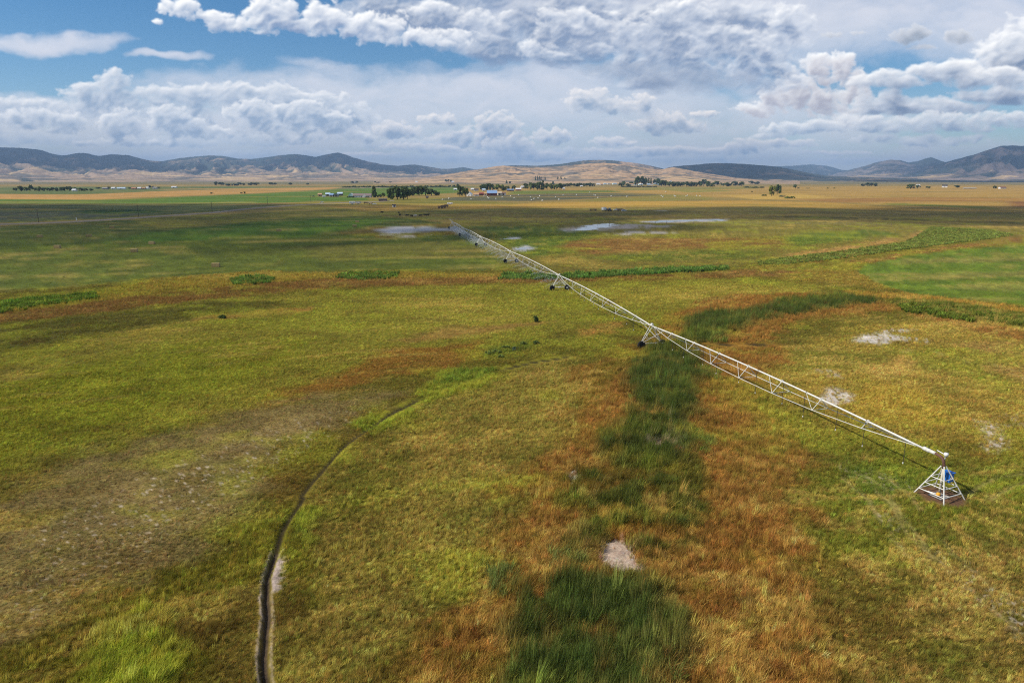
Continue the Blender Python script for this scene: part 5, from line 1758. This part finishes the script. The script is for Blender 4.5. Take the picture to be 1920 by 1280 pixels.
def dormer(r, W, D, wh, rh, wm, rm):
    c = W * 0.12
    b = MB().add([(c - 2, -D / 2 - 0.6, 0), (c + 2, -D / 2 - 0.6, 0), (c + 2, -D / 2 - 0.6, wh), (c, -D / 2 - 0.6, wh + 2.0), (c - 2, -D / 2 - 0.6, wh), (c - 2, 0, wh), (c + 2, 0, wh), (c, 0, wh + 2.0), (c - 2, -D / 2, 0), (c + 2, -D / 2, 0)],
                 [(0, 1, 2, 3, 4), (1, 9, 6, 2), (8, 0, 4, 5), (2, 6, 7, 3), (3, 7, 5, 4)], wm)
    b.obj('porch_gable', r)


CREAM, WHT, RED, TANW, GRY, TEAL, BRN = (214, 206, 188), (232, 230, 224), (126, 66, 54), (190, 150, 110), (150, 148, 144), (196, 222, 222), (110, 84, 70)
R_BRN, R_BLUE, R_PALE, R_WHT, R_DARK, R_GREY = (134, 116, 110), (132, 160, 196), (186, 206, 222), (226, 226, 226), (70, 66, 66), (150, 146, 142)
# left farm
building(680, 370.2, 33, 9, 2.7, 2.8, WHT, R_BRN, 'long white farmhouse with brown roof and small front gable', 'house', 'farmhouse', 0.05, 5, True, False, True, dormer)
building(659, 370, 9, 9, 3.2, 2.6, TEAL, R_WHT, 'pale teal wing with a white roof at the end of the long farmhouse', 'house', 'farmhouse_wing', 0.0, 2, False, True)
building(615, 367.6, 8, 8, 3.0, 1.8, GRY, R_PALE, 'grey shed with pale roof, furthest from the farmhouse of the blue-roofed sheds', 'shed', 'shed', 0.2, 0, True)
building(622.5, 369, 7, 7, 3.0, 1.8, GRY, R_BLUE, 'small shed with light blue roof, second of the shed row', 'shed', 'shed', -0.1, 0, True)
building(631, 369, 8, 7, 3.2, 2.0, GRY, R_BLUE, 'light blue roofed shed in the middle of the shed row', 'shed', 'shed', 0.15, 0, True, True)
building(638, 366.8, 9, 8, 3.2, 2.0, BRN, R_PALE, 'brown shed with pale roof, nearest the farmhouse of the shed row', 'shed', 'shed', 0.1, 0, True)
building(600.5, 368, 7, 6, 2.8, 1.6, TANW, TANW, 'tan wooden shed at the end of the shed row', 'shed', 'shed', 0.0, 0, True)
building(739, 388.3, 5, 3, 1.9, 0.7, WHT, R_DARK, 'tiny white hut with dark roof alone in the pasture', 'hut', 'hut', 0.3, 0, True)
building(801, 372.3, 4, 3, 2.0, 1.2, TANW, R_DARK, 'tiny tan hut below the lower clump of trees', 'hut', 'hut', 0.0, 0, True)
building(718, 377.5, 15, 6, 2.2, 0.9, BRN, R_DARK, 'low dark open-fronted cattle shed below the cottonwoods', 'shed', 'cattle_shed', 0.1, 0, True)
# central farm
building(880.5, 368, 9, 8, 3.2, 3.0, WHT, R_PALE, 'white farm cottage with pale roof beside the dark trees', 'house', 'farm_cottage', -0.25, 2, True, True)
building(893, 368, 9.5, 7, 2.8, 2.2, WHT, TANW, 'white garage with tan roof next to the farm cottage', 'garage', 'garage', 0.0, 2, True)
building(902.5, 366.5, 9, 7, 3.0, 1.8, RED, (150, 84, 70), 'dull red shed between the garage and the barn', 'shed', 'shed', 0.0, 0, True)
building(910.5, 366, 6, 6, 2.6, 1.6, TANW, (196, 160, 116), 'tan lean-to against the blue-roofed barn', 'shed', 'shed', 0.0, 0, True)
building(922.5, 367, 18.5, 11, 4.2, 4.2, RED, R_BLUE, 'big red barn with light blue metal roof', 'barn', 'barn', 0.04, 0, True)
building(936.5, 366, 7.5, 8, 3.6, 2.0, CREAM, (196, 176, 150), 'cream shed joined to the end of the big barn', 'shed', 'shed', 0.1, 0, True)
building(944, 366, 8.5, 7, 3.0, 1.8, WHT, (120, 92, 78), 'white shed with brown roof past the big barn', 'shed', 'shed', 0.0, 0, True)
building(957, 358.5, 13, 8, 3.0, 1.4, (120, 96, 84), R_BLUE, 'long pole shed with blue roof behind the barn', 'shed', 'pole_shed', 0.05, 0, True)
building(972, 357.5, 10, 8, 3.4, 2.0, (180, 110, 92), R_WHT, 'salmon building with white roof at the edge of the grove', 'house', 'house', 0.0, 2, True)
building(979.5, 352.5, 6, 8, 3.4, 2.0, WHT, R_WHT, 'white house half hidden by the grove', 'house', 'house', 0.2, 1, True)
building(886, 357.2, 6, 8, 3.2, 1.8, WHT, R_WHT, 'small white house behind the farm cottage', 'house', 'house', 0.0, 1, True)
building(893, 358.5, 8, 8, 3.0, 2.2, WHT, R_DARK, 'white house with dark roof behind the garage', 'house', 'house', 0.0, 2, True)
building(907, 358.3, 6, 7, 3.0, 1.8, WHT, R_PALE, 'pale roofed house behind the red shed', 'house', 'house', 0.0, 1, True)
building(854, 356.6, 6, 8, 2.6, 1.4, WHT, R_WHT, 'white shed beyond the dark trees of the cottage', 'shed', 'shed', 0.0, 0, True)
building(872, 354.8, 9, 8, 2.6, 1.4, RED, (160, 92, 80), 'reddish shed behind the dark trees of the cottage', 'shed', 'shed', 0.0, 0, True)
building(1002, 348, 3.5, 8, 4, 2, WHT, R_WHT, 'small white gable showing through the grove', 'house', 'house', 0.0, 1, False, True)
building(1057, 355.6, 4, 6, 2.6, 1.4, CREAM, R_WHT, 'small cream hut at the right end of the grove', 'hut', 'hut', 0.0, 0, True)
building(1090, 350.4, 4, 6, 2.6, 1.4, CREAM, R_WHT, 'pale hut in front of the dark tree belt', 'hut', 'hut', 0.0, 0, True)
for i_, (x_, y_, w_) in enumerate([(1122, 346.5, 7), (1128, 347, 6), (1134, 346, 5), (1141, 346, 6), (1152, 346, 8)]):
    building(x_, y_, w_, 9, 3.4, 2.2, (WHT, CREAM, TEAL, WHT, TEAL)[i_], (R_WHT, TANW, R_PALE, R_GREY, R_PALE)[i_], '%s from the left of the pale houses short of the village' % ('first', 'second', 'third', 'fourth', 'fifth')[i_], 'house', 'house', 0.1 * i_, 1, True,
             group='pale houses short of the village')
for i_, (x_, y_, w_) in enumerate([(1184, 347.5, 6), (1192, 348, 7), (1201, 347.3, 8), (1212, 342.8, 6), (1216, 347.8, 6), (1221, 347.5, 7), (1229, 345.5, 6), (1234, 344, 5), (1237, 348, 8), (1257.5, 340.8, 4), (1343, 346, 10)]):
    building(x_, y_, w_, 9, 3.4, 2.4, (CREAM, WHT, TEAL, WHT, GRY, WHT, TEAL, WHT, GRY, WHT, WHT)[i_], (TANW, R_PALE, R_WHT, R_WHT, R_PALE, TANW, R_PALE, R_WHT, R_PALE, R_WHT, R_GREY)[i_], '%s house from the left in the wooded village' % ORD[i_], 'house', 'house',
             0.15 * (i_ % 4) - 0.2, 1, True, bool(i_ % 2), group='village houses')
for i_, (x_, y_, w_) in enumerate([(198, 355.3, 9), (213, 355, 6), (228, 355.2, 14), (252, 355.5, 8), (262, 355, 6), (270, 355, 6), (277, 354.5, 5), (291, 354.5, 7)]):
    building(x_, y_, w_, 9, 3.2, 1.8, (GRY, WHT, WHT, TANW, CREAM, TANW, WHT, CREAM)[i_], (R_GREY, R_WHT, R_PALE, (176, 120, 90), R_WHT, TANW, R_WHT, R_GREY)[i_], '%s building from the left in the hamlet past the windbreak' % ORD[i_], 'house', 'house',
             0.1 * (i_ % 3), 1, True, group='hamlet past the windbreak')
building(140, 358.8, 7, 7, 3.0, 1.8, WHT, R_WHT, 'white house tucked among the windbreak trees', 'house', 'house', 0.0, 1, True)
building(327, 352.5, 9, 8, 3, 1.6, WHT, R_WHT, 'lone white shed between the hamlet and the hazy tree line', 'shed', 'shed', 0.0, 0, True)
building(665, 343.3, 3.5, 10, 4, 2.5, WHT, R_WHT, 'far white house under the pointed peak', 'house', 'house', 0.0, 1, False)
building(781, 342.2, 4.5, 10, 4, 2.5, WHT, R_WHT, 'far white house at the foot of the tan slope', 'house', 'house', 0.0, 1, False)
building(849, 342.3, 5, 10, 4, 2.5, WHT, R_WHT, 'white house beside the three small trees on the tan slope', 'house', 'house', 0.0, 1, False)
building(1721, 350, 5, 9, 4.5, 2.4, WHT, R_WHT, 'white house behind the round tree on the right-hand plain', 'house', 'house', 0.0, 1, False)
building(1771, 351.5, 8.5, 10, 4.5, 3.2, WHT, R_DARK, 'white house with dark roof alone on the right-hand plain', 'house', 'house', -0.5, 2, True)
building(1879, 354, 11, 9, 3.0, 2.0, WHT, (120, 74, 70), 'white house with red-brown roof at the right edge of the plain', 'house', 'house', 0.0, 2, True)
building(1818, 353.8, 24, 5, 1.2, 0.5, GRY, R_PALE, 'very long low pale shed on the right-hand plain', 'shed', 'long_shed', 0.02, 0, True)

# ------------------------------------------------------------------ vehicles and farm machinery
DARKP = plain('dark_paint', (40, 40, 46), 0.35, 0, 0.1, 2)
GREYP = plain('grey_paint', (150, 150, 154), 0.4, 0, 0.1, 2)
WOODM = plain('weathered_wood', (128, 104, 86), 0.9, 0, 0.25, 2)
NAVY = plain('navy_paint', (36, 46, 96), 0.4, 0, 0.1, 2)


def wheels(root, xs, ys, r, w):
    for x in xs:
        for y in ys:
            b = MB().lathe([(r * 0.5, -w / 2), (r, -w * 0.4), (r, w * 0.4), (r * 0.5, w / 2)], 'Y', (0, 0, 0), BLACKR, 12)
            b.lathe([(0.02, -w * 0.52), (r * 0.5, -w * 0.5), (r * 0.5, w * 0.5), (0.02, w * 0.52)], 'Y', (0, 0, 0), GREYP, 10)
            o = b.obj('wheel', root)
            o.location = (x, y, r)


def place(x, y, rz, name, label, cat, group=None):
    p = hit(x, y)
    r = empty(name, (p.x, p.y, p.z), rz)
    return tag(r, label, cat, group)


def car(x, y, rz, paint, label, pickup=False):
    r = place(x, y, rz, 'pickup_truck' if pickup else 'car', label, 'pickup' if pickup else 'car')
    MB().box((0, 0, 0.66), (4.6, 1.8, 0.62), paint, 0, (0.97, 0.95), 0.08).obj('body', r)
    c = (0.5, 1.6) if pickup else (-0.15, 2.5)
    MB().box((c[0], 0, 1.22), (c[1], 1.62, 0.56), GLASS, 0, (0.72, 0.86)).obj('cabin_glass', r)
    MB().box((c[0], 0, 1.52), (c[1] * 0.74, 1.42, 0.06), paint).obj('roof', r)
    for s in (-0.6, 0.6):
        MB().box((2.27, s, 0.72), (0.1, 0.34, 0.16), WHITEP).obj('headlight', r)
    wheels(r, (-1.45, 1.45), (-0.82, 0.82), 0.36, 0.24)


def trailer(x, y, rz, L, Hh, paint, stripe, name, label, cat='trailer'):
    r = place(x, y, rz, name, label, cat)
    MB().box((0, 0, 0.55 + Hh / 2), (L, 2.4, Hh), paint, 0, (1, 0.96), 0.12).obj('body', r)
    MB().box((0, 0, 0.55 + Hh * 0.35), (L * 0.99, 2.46, Hh * 0.14), stripe).obj('stripe', r)
    for k in range(max(2, int(L / 2.2))):
        MB().box((-L / 2 + L * (k + 0.6) / max(2, int(L / 2.2)), -1.22, 0.55 + Hh * 0.66), (0.8, 0.06, 0.55), GLASS).obj('window', r)
    MB().box((L / 2 + 0.6, 0, 0.6), (1.3, 0.14, 0.14), DARKP).obj('hitch', r)
    wheels(r, (-0.45, 0.45), (-1.05, 1.05), 0.38, 0.24)


def wagon(x, y, rz, L, label, load=None, side=1.0):
    r = place(x, y, rz, 'farm_wagon', label, 'wagon')
    MB().box((0, 0, 1.0), (L, 2.3, 0.16), WOODM).obj('deck', r)
    for s in (-1, 1):
        for k in range(3):
            MB().box((0, s * 1.12, 1.2 + k * side / 3), (L, 0.06, side / 4), WOODM).obj('side_board', r)
    for s in (-1, 1):
        MB().box((s * L / 2, 0, 1.1 + side / 2), (0.08, 2.2, side), WOODM).obj('end_rack', r)
    MB().tube([(L / 2, 0, 0.8), (L / 2 + 1.6, 0, 0.5)], 0.06, DARKP, 6).obj('drawbar', r)
    wheels(r, (-L * 0.32, L * 0.32), (-0.95, 0.95), 0.42, 0.25)
    if load:
        MB().box((0, 0, 1.1 + side * 0.6), (L * 0.8, 1.9, side * 0.9), load, 0, (0.8, 0.8), 0.1).obj('load', r)


def tractor(x, y, rz, paint, cab, label):
    r = place(x, y, rz, 'tractor', label, 'tractor')
    MB().box((1.0, 0, 1.25), (2.2, 0.85, 0.75), paint, 0, (0.95, 0.85), 0.08).obj('hood', r)
    MB().box((-0.5, 0, 0.95), (1.9, 1.1, 0.6), DARKP).obj('chassis', r)
    MB().box((-0.7, 0, 2.0), (1.5, 1.5, 1.3), GLASS, 0, (0.9, 0.9)).obj('cab_glass', r)
    MB().box((-0.7, 0, 2.72), (1.6, 1.6, 0.14), cab, 0, (0.95, 0.95)).obj('cab_roof', r)
    MB().tube([(1.3, 0.3, 1.6), (1.3, 0.3, 2.5)], 0.06, DARKP, 6).obj('exhaust', r)
    wheels(r, (-0.8,), (-0.95, 0.95), 0.85, 0.5)
    wheels(r, (1.6,), (-0.8, 0.8), 0.5, 0.3)


car(588, 369, 0.2, DARKP, 'dark car parked left of the tan shed')
trailer(607.5, 370, 0.05, 5.0, 2.2, WHITEP, GREYP, 'cargo_trailer', 'white cargo trailer in front of the tan shed')
car(603.5, 380.6, 0.05, WHITEP, 'white car on the dirt lane below the sheds')
trailer(660.5, 383, 0.06, 6.2, 2.5, WHITEP, GREYP, 'camper_trailer', 'white camper trailer with dark stripe, nearer the road of the two')
trailer(672, 382.6, -0.04, 5.4, 2.1, GREYP, WHITEP, 'camper_trailer', 'grey camper trailer parked behind the white one')
wagon(686, 382.4, 0.2, 4.2, 'empty slatted wagon beside the campers')
wagon(695, 383.2, -0.3, 4.2, 'wagon with pale load beside the campers', CONC, 0.7)
car(702, 383.5, 0.1, WHITEP, 'white pickup at the end of the wagon row', True)
wagon(826, 391, 0.5, 4.6, 'weathered stock wagon, leftmost of three in the pasture', None, 1.6)
wagon(831.5, 390.2, 0.3, 4.6, 'weathered stock wagon, middle of three in the pasture', WOODM, 1.6)
wagon(836.5, 388.6, 0.1, 4.6, 'weathered stock wagon, nearest the white trailer in the pasture', WOODM, 1.4)
trailer(843.5, 384, 0.0, 5.6, 1.7, WHITEP, GREYP, 'cargo_trailer', 'long white trailer behind the three stock wagons')
wagon(1112, 395.4, 0.0, 6.0, 'low brown hay rake trailer at the left of the machinery group', WOODM, 0.5)
r_ = place(1133.5, 395.6, 0.6, 'box_truck', 'white box truck with navy cab in the machinery group', 'truck')
MB().box((-0.7, 0, 2.0), (3.4, 2.3, 2.3), WHITEP, 0, bev=0.06).obj('cargo_box', r_)
MB().box((1.9, 0, 1.35), (1.6, 2.1, 1.5), NAVY, 0, (0.8, 0.94), 0.08).obj('cab', r_)
MB().box((2.2, 0, 1.75), (0.9, 1.9, 0.55), GLASS, 0, (0.8, 0.92)).obj('windscreen', r_)
wheels(r_, (-1.6, 1.8), (-0.95, 0.95), 0.5, 0.3)
tractor(1143.5, 396, 0.9, GREYP, GREYP, 'grey tractor in the middle of the machinery group')
car(1155, 394.6, 0.2, WHITEP, 'white pickup in the machinery group', True)
wagon(1163, 395.6, 0.0, 5.0, 'dark loaded trailer between the white pickup and white car', DARKP, 0.8)
car(1170, 396, 0.3, WHITEP, 'white car at the right end of the machinery group')

# ------------------------------------------------------------------ bales
STRAWM = plain('baled_straw', (176, 150, 96), 0.95, 0, 0.3, 3)
TWINE = plain('bale_twine', (206, 190, 150), 0.8, 0, 0.1, 3)
WRAP = plain('white_bale_wrap', (206, 203, 190), 0.35, 0, 0.08, 2)
sq = MB().box((0, 0, 0.62), (2.4, 1.2, 1.24), STRAWM, 0, (0.985, 0.97), 0.07).mesh('bale')
tw_ = MB()
for k_ in (-0.38, -0.13, 0.13, 0.38):
    tw_.box((0, k_ * 1.1, 0.62), (2.43, 0.025, 1.27), TWINE)
tw_ = tw_.mesh('twine')
SQ = [(405, 500, .05), (252, 472.5, .1), (285, 458, -.1), (108, 465.5, .0), (75, 445.5, .1), (210, 428, .2), (167, 444, .3), (523, 434, .1), (665, 425.5, 0.2), (670, 417.2, 0)]
SQL = ['square straw bale nearest the ditch in the dark green hayfield', 'square bale second nearest the ditch in the hayfield', 'square bale just behind the second nearest one in the hayfield', 'square bale left of the middle of the hayfield',
       'square bale nearest the left edge of the hayfield', 'square bale closest to the dirt road', 'small pale bale between two others in the hayfield', 'square bale on the vivid green strip', 'square bale near the salt crust, the nearer of two',
       'square bale near the salt crust, the farther of two']
for (x_, y_, a_), lb in zip(SQ, SQL):
    p_ = hit(x_, y_)
    o_ = link('straw_bale', sq, None)
    o_.location = (p_.x, p_.y, gz(p_.x, p_.y))
    o_.rotation_euler = (0, 0, a_)
    tag(o_, lb, 'bale', 'square bales in the hayfield')
    link('twine', tw_, None, o_)
for i_ in range(13):
    p_ = hit(1276 + 3.2 * i_, 375.2)
    o_ = link('straw_bale', sq, None)
    o_.location = (p_.x, p_.y, 0)
    o_.rotation_euler = (0, 0, 1.2 + 0.1 * (i_ % 3))
    tag(o_, 'tan square bale, %s from the left in the straight row on the golden plain' % ORD[i_], 'bale', 'row of tan bales')
rb_ = MB().lathe([(0.0, -0.72), (0.72, -0.7), (0.84, -0.58), (0.86, 0.0), (0.84, 0.58), (0.72, 0.7), (0.0, 0.72)], 'Y', (0, 0, 0.84), WRAP, 18).mesh('wrapped_bale', True)
RB = [(972.5, 366.8), (964.4, 372.3), (995, 370.4), (1012, 368.4), (1001.5, 373.7), (996.7, 376.4), (1017, 377.2), (1042, 370.5), (1048, 375.4), (1056, 366.8), (1081, 366), (1106, 361.5), (1114, 366.4), (1116.5, 367.4), (1121, 371.8), (1146, 369),
      (1175.6, 369.6), (1240, 368), (1243, 370), (1264, 368), (1266, 369), (1286.5, 369), (1289, 367.6), (1306, 368), (1312.6, 368.5), (1248.5, 360.6), (829.8, 375.6), (842, 373.2), (883.6, 374.3), (908, 368), (912, 367.6), (914.4, 371), (917, 372.8),
      (930, 373.8), (957.6, 368.6), (1009, 372.5), (942, 371)]
_dk = sorted(x for x, y in RB if 940 < x < 1200)
_gd = sorted(x for x, y in RB if x >= 1200)
_lf = sorted(x for x, y in RB if x <= 940)


def rb_lab(o, i, x, y):
    if x <= 940:
        t = 'white round bale, %s from the left of those below the barn and cottage' % ORD[_lf.index(x)]
    elif x < 1200:
        t = 'white round bale, %s from the left of those on the dark mown field' % ORD[_dk.index(x)]
    else:
        t = 'white round bale, %s from the left of those above the tan bale row' % ORD[_gd.index(x)]
    tag(o, t, 'bale', 'white round bales on the far field')


for i_, (x_, y_) in enumerate(RB):
    p_ = hit(x_, y_)
    o_ = link('wrapped_bale', rb_, None)
    o_.location = (p_.x, p_.y, 0)
    o_.rotation_euler = (0, 0, i_ * 0.9)
    rb_lab(o_, i_, x_, y_)

# ------------------------------------------------------------------ cattle
def cow_mesh():
    me = bpy.data.meshes.new('cow')
    J = [((0, 0, 1.05), .36, .40), ((.55, 0, 1.06), .34, .40), ((.95, 0, 1.16), .22, .28), ((1.22, 0, 1.3), .15, .17), ((1.5, 0, 1.12), .10, .10), ((-.6, 0, 1.08), .34, .38), ((-.85, 0, 1.14), .22, .24), ((-.93, 0, .7), .04, .04),
         ((.6, .2, .62), .11, .11), ((.6, .2, .34), .06, .06), ((.58, .2, .02), .06, .06), ((.6, -.2, .62), .11, .11), ((.64, -.2, .34), .06, .06), ((.6, -.2, .02), .06, .06),
         ((-.66, .2, .66), .14, .14), ((-.74, .2, .38), .065, .065), ((-.66, .2, .02), .06, .06), ((-.66, -.2, .66), .14, .14), ((-.72, -.2, .38), .065, .065), ((-.66, -.2, .02), .06, .06), ((1.2, .2, 1.36), .04, .04), ((1.2, -.2, 1.36), .04, .04)]
    E = [(0, 1), (1, 2), (2, 3), (3, 4), (0, 5), (5, 6), (6, 7), (1, 8), (8, 9), (9, 10), (1, 11), (11, 12), (12, 13), (5, 14), (14, 15), (15, 16), (5, 17), (17, 18), (18, 19), (3, 20), (3, 21)]
    me.from_pydata([j[0] for j in J], E, [])
    o = bpy.data.objects.new('cow', me)
    COL.objects.link(o)
    o.modifiers.new('skin', 'SKIN')
    sv = me.skin_vertices[0].data if me.skin_vertices else None
    if sv is None:
        bm = bmesh.new()
        bm.from_mesh(me)
        bm.verts.layers.skin.verify()
        bm.to_mesh(me)
        bm.free()
        sv = me.skin_vertices[0].data
    for k, j in enumerate(J):
        sv[k].radius = (j[1], j[2])
        sv[k].use_root = k == 0
    o.modifiers.new('sub', 'SUBSURF').levels = 1
    dg = bpy.context.evaluated_depsgraph_get()
    out = bpy.data.meshes.new_from_object(o.evaluated_get(dg))
    bpy.data.objects.remove(o)
    return out


COWM = cow_mesh()
BLK, WCOW = plain('black_hide', (24, 22, 22), 0.8, 0, 0.2, 4), plain('white_hide', (216, 206, 190), 0.8, 0, 0.1, 4)
COWM.materials.clear()
COWM.materials.append(BLK)
COWW = COWM.copy()
COWW.materials.clear()
COWW.materials.append(WCOW)
for i_, (x_, y_, a_, w_) in enumerate([(716, 400, .4, 0), (748, 401, 2.0, 0), (750, 405, 1.2, 0), (763, 406, .2, 0), (772, 407, 3.0, 0), (788, 406.5, .1, 0), (797, 405, 3.3, 0), (802, 405, .3, 0), (778, 406.5, .6, 1)]):
    p_ = hit(x_, y_)
    o_ = link('cow', COWW if w_ else COWM)
    o_.location = (p_.x, p_.y, gz(p_.x, p_.y))
    o_.rotation_euler = (0, 0, a_)
    o_.scale = (1.15, 1.15, 1.1)
    tag(o_, 'white cow among the black cattle in the pasture' if w_ else 'black cow, %s from the left in the pasture below the cottonwoods' % ('first', 'second', 'third', 'fourth', 'fifth', 'sixth', 'seventh', 'eighth')[i_], 'cow', 'cattle in the pasture')

# ------------------------------------------------------------------ road, poles, fence, water
def ribbon(name, pts, width, z, mat, kind='structure'):
    P = np.array([gp(*q) for q in pts])
    t = np.linspace(0, 1, len(P))
    tt = np.linspace(0, 1, 160)
    X, Y = np.interp(tt, t, P[:, 0]), np.interp(tt, t, P[:, 1])
    k = np.hanning(15)
    k /= k.sum()
    X, Y = np.convolve(np.pad(X, 7, mode='edge'), k, 'valid'), np.convolve(np.pad(Y, 7, mode='edge'), k, 'valid')
    dx, dy = np.gradient(X), np.gradient(Y)
    L = np.hypot(dx, dy)
    nx, ny = -dy / L, dx / L
    rows = []
    for s, h in ((-1.25, -0.1), (-0.9, 1.0), (0, 1.15), (0.9, 1.0), (1.25, -0.1)):
        w = width / 2 * s * (1 + 0.12 * fbm(tt * 40, tt * 0 + s, 2, 5))
        x, y = X + nx * w, Y + ny * w
        rows.append(np.stack([x, y, ground_z(x, y) + z * h], 1))
    V = np.concatenate(rows)
    o = link(name, mesh_np(name, V, grid_faces(5, 160)), mat)
    tag(o, kind=kind)


ribbon('dirt_road', [(-420, 437), (-200, 428), (0, 421.3), (130, 417.3), (270, 408.3), (340, 403.5), (400, 399.3), (450, 393.5), (500, 389), (560, 385), (610, 382), (650, 380.5), (700, 379), (740, 376.5)], 5.2, 0.5,
       plain('road_gravel', (150, 136, 118), 0.95, 0, 0.2, 0.2))


def pole(x, y, label):
    r = place(x, y, 0.5, 'utility_pole', label, 'utility pole', 'utility poles along the dirt road')
    MB().tube([(0, 0, -0.4), (0, 0, 8.6)], [0.17, 0.12], BARK, 8).obj('mast', r)
    MB().box((0, 0, 8.1), (2.3, 0.12, 0.14), BARK).obj('crossarm', r)
    for s in (-1.0, 0.0, 1.0):
        MB().lathe([(0.03, 0), (0.07, 0.06), (0.05, 0.16), (0.02, 0.2)], 'Z', (s, 0, 8.17 if s else 8.6), GREYP, 6).obj('insulator', r)


for x_, y_, l_ in ((73, 418, 'wooden utility pole nearest the left end of the dirt road'), (260, 406.5, 'wooden utility pole beside the dark strip of field'), (398, 398.5, 'wooden utility pole at the bend in the dirt road'),
                   (502, 384.5, 'wooden utility pole where the road nears the farm'), (583, 381.5, 'wooden utility pole next to the white car and sheds')):
    pole(x_, y_, l_)
r_ = place(143.5, 413.5, 0, 'marker_post', 'small white marker post beside the dirt road', 'post')
MB().box((0, 0, 0.8), (0.35, 0.25, 1.9), WHITEP, 0, (0.9, 0.9), 0.04).obj('post', r_)
MB().box((0, 0, 1.85), (0.5, 0.35, 0.25), WHITEP, 0, (0.8, 0.8), 0.04).obj('cap', r_)


def fence(pts, step, label):
    P = [Vector((*gp(*q), 0)) for q in pts]
    r = empty('wire_fence', P[0])
    tag(r, label, 'fence')
    o = P[0]
    rg = random.Random(3)
    me = MB().tube([(0, 0, -0.3), (0.02, 0, 1.45)], [0.09, 0.08], WOODM, 6).mesh('post')
    line = []
    for a, b in zip(P[:-1], P[1:]):
        n = max(1, int((b - a).length / step))
        for k in range(n):
            q = a.lerp(b, k / n)
            q.z = gz(q.x, q.y)
            line.append(q)
            c = link('post', me, None, r)
            c.location = q - o
            c.rotation_euler = (rg.uniform(-.08, .08), rg.uniform(-.08, .08), rg.uniform(0, 3))
            c.scale = (1, 1, rg.uniform(0.85, 1.2)) if rg.random() < 0.75 else (1.8, 1.8, 1.35)
    for h in (0.45, 0.85, 1.25):
        MB().tube([q - o + Vector((0, 0, h)) for q in line], 0.012, GREYP, 3, False).obj('wire', r)


fence([(800, 412.2), (880, 414.3), (960, 417), (1100, 419.2), (1250, 420), (1400, 420.5), (1560, 421.5), (1700, 424)], 7.0, 'old wire fence with dark wooden posts crossing behind the puddles')


def water_material():
    m, n, l = nmat('still_water')
    out = n.new('ShaderNodeOutputMaterial')
    b = n.new('ShaderNodeBsdfPrincipled')
    b.inputs['Base Color'].default_value = (0.10, 0.11, 0.10, 1)
    b.inputs['Roughness'].default_value = 0.08
    b.inputs['IOR'].default_value = 1.33
    g = n.new('ShaderNodeNewGeometry')
    t = noise_node(n, 1.5, 3)
    l.new(g.outputs['Position'], t.inputs['Vector'])
    bp = n.new('ShaderNodeBump')
    bp.inputs['Strength'].default_value = 0.08
    bp.inputs['Distance'].default_value = 0.1
    l.new(t.outputs['Fac'], bp.inputs['Height'])
    l.new(bp.outputs['Normal'], b.inputs['Normal'])
    l.new(b.outputs[0], out.inputs['Surface'])
    return m


WATER = water_material()


def pond(pts, seed, fe):
    poly = gpoly(pts)
    lo, hi = poly.min(0) - fe * 2, poly.max(0) + fe * 2
    nx, ny = 120, 60
    gx, gy = np.meshgrid(np.linspace(lo[0], hi[0], nx), np.linspace(lo[1], hi[1], ny))
    X, Y = gx.ravel(), gy.ravel()
    d = sdist(np.stack([X, Y], 1), poly) + fe * (3.2 * fbm(X / fe / 5, Y / fe / 2.2, 5, seed, 0.62) - 0.45)
    F = grid_faces(ny, nx)
    F = F[d[F].min(1) > 0]
    if not len(F):
        return
    use = np.zeros(len(X), bool)
    use[F.ravel()] = True
    idx = np.cumsum(use) - 1
    V = np.stack([X, Y, ground_z(X, Y) * 0 + ground_z(X, Y).max() + 0.02], 1)
    o = link('shallow_water', mesh_np('shallow_water', V[use], idx[F]), WATER)
    tag(o, kind='structure')


pond([(1042, 433), (1075, 428), (1100, 421), (1140, 418.5), (1172, 420.5), (1150, 426), (1120, 431), (1080, 433.5)], 61, 4)
pond([(1192, 417.5), (1240, 413.5), (1300, 412), (1364, 411), (1360, 414), (1290, 415.4), (1235, 417.8)], 62, 3)
pond([(940, 448), (974, 445.4), (976, 447.4), (944, 449)], 63, 1.2)
pond([(960, 468), (985, 462), (1000, 464), (985, 469)], 64, 1.6)

# ------------------------------------------------------------------ the air of the valley
def build_haze():
    bm = bmesh.new()
    bmesh.ops.create_cube(bm, size=1.0)
    me = bpy.data.meshes.new('haze')
    bm.to_mesh(me)
    bm.free()
    m, n, l = nmat('haze')
    out = n.new('ShaderNodeOutputMaterial')
    v = n.new('ShaderNodeVolumePrincipled')
    v.inputs['Color'].default_value = (0.44, 0.66, 1.0, 1)
    v.inputs['Density'].default_value = 5.8e-5
    v.inputs['Anisotropy'].default_value = 0.0
    l.new(v.outputs[0], out.inputs['Volume'])
    o = link('haze', me, m)
    o.scale = (60000, 60000, 840)
    o.location = (0, 0, 840 / 2 - 60)
    tag(o, kind='stuff')


build_haze()
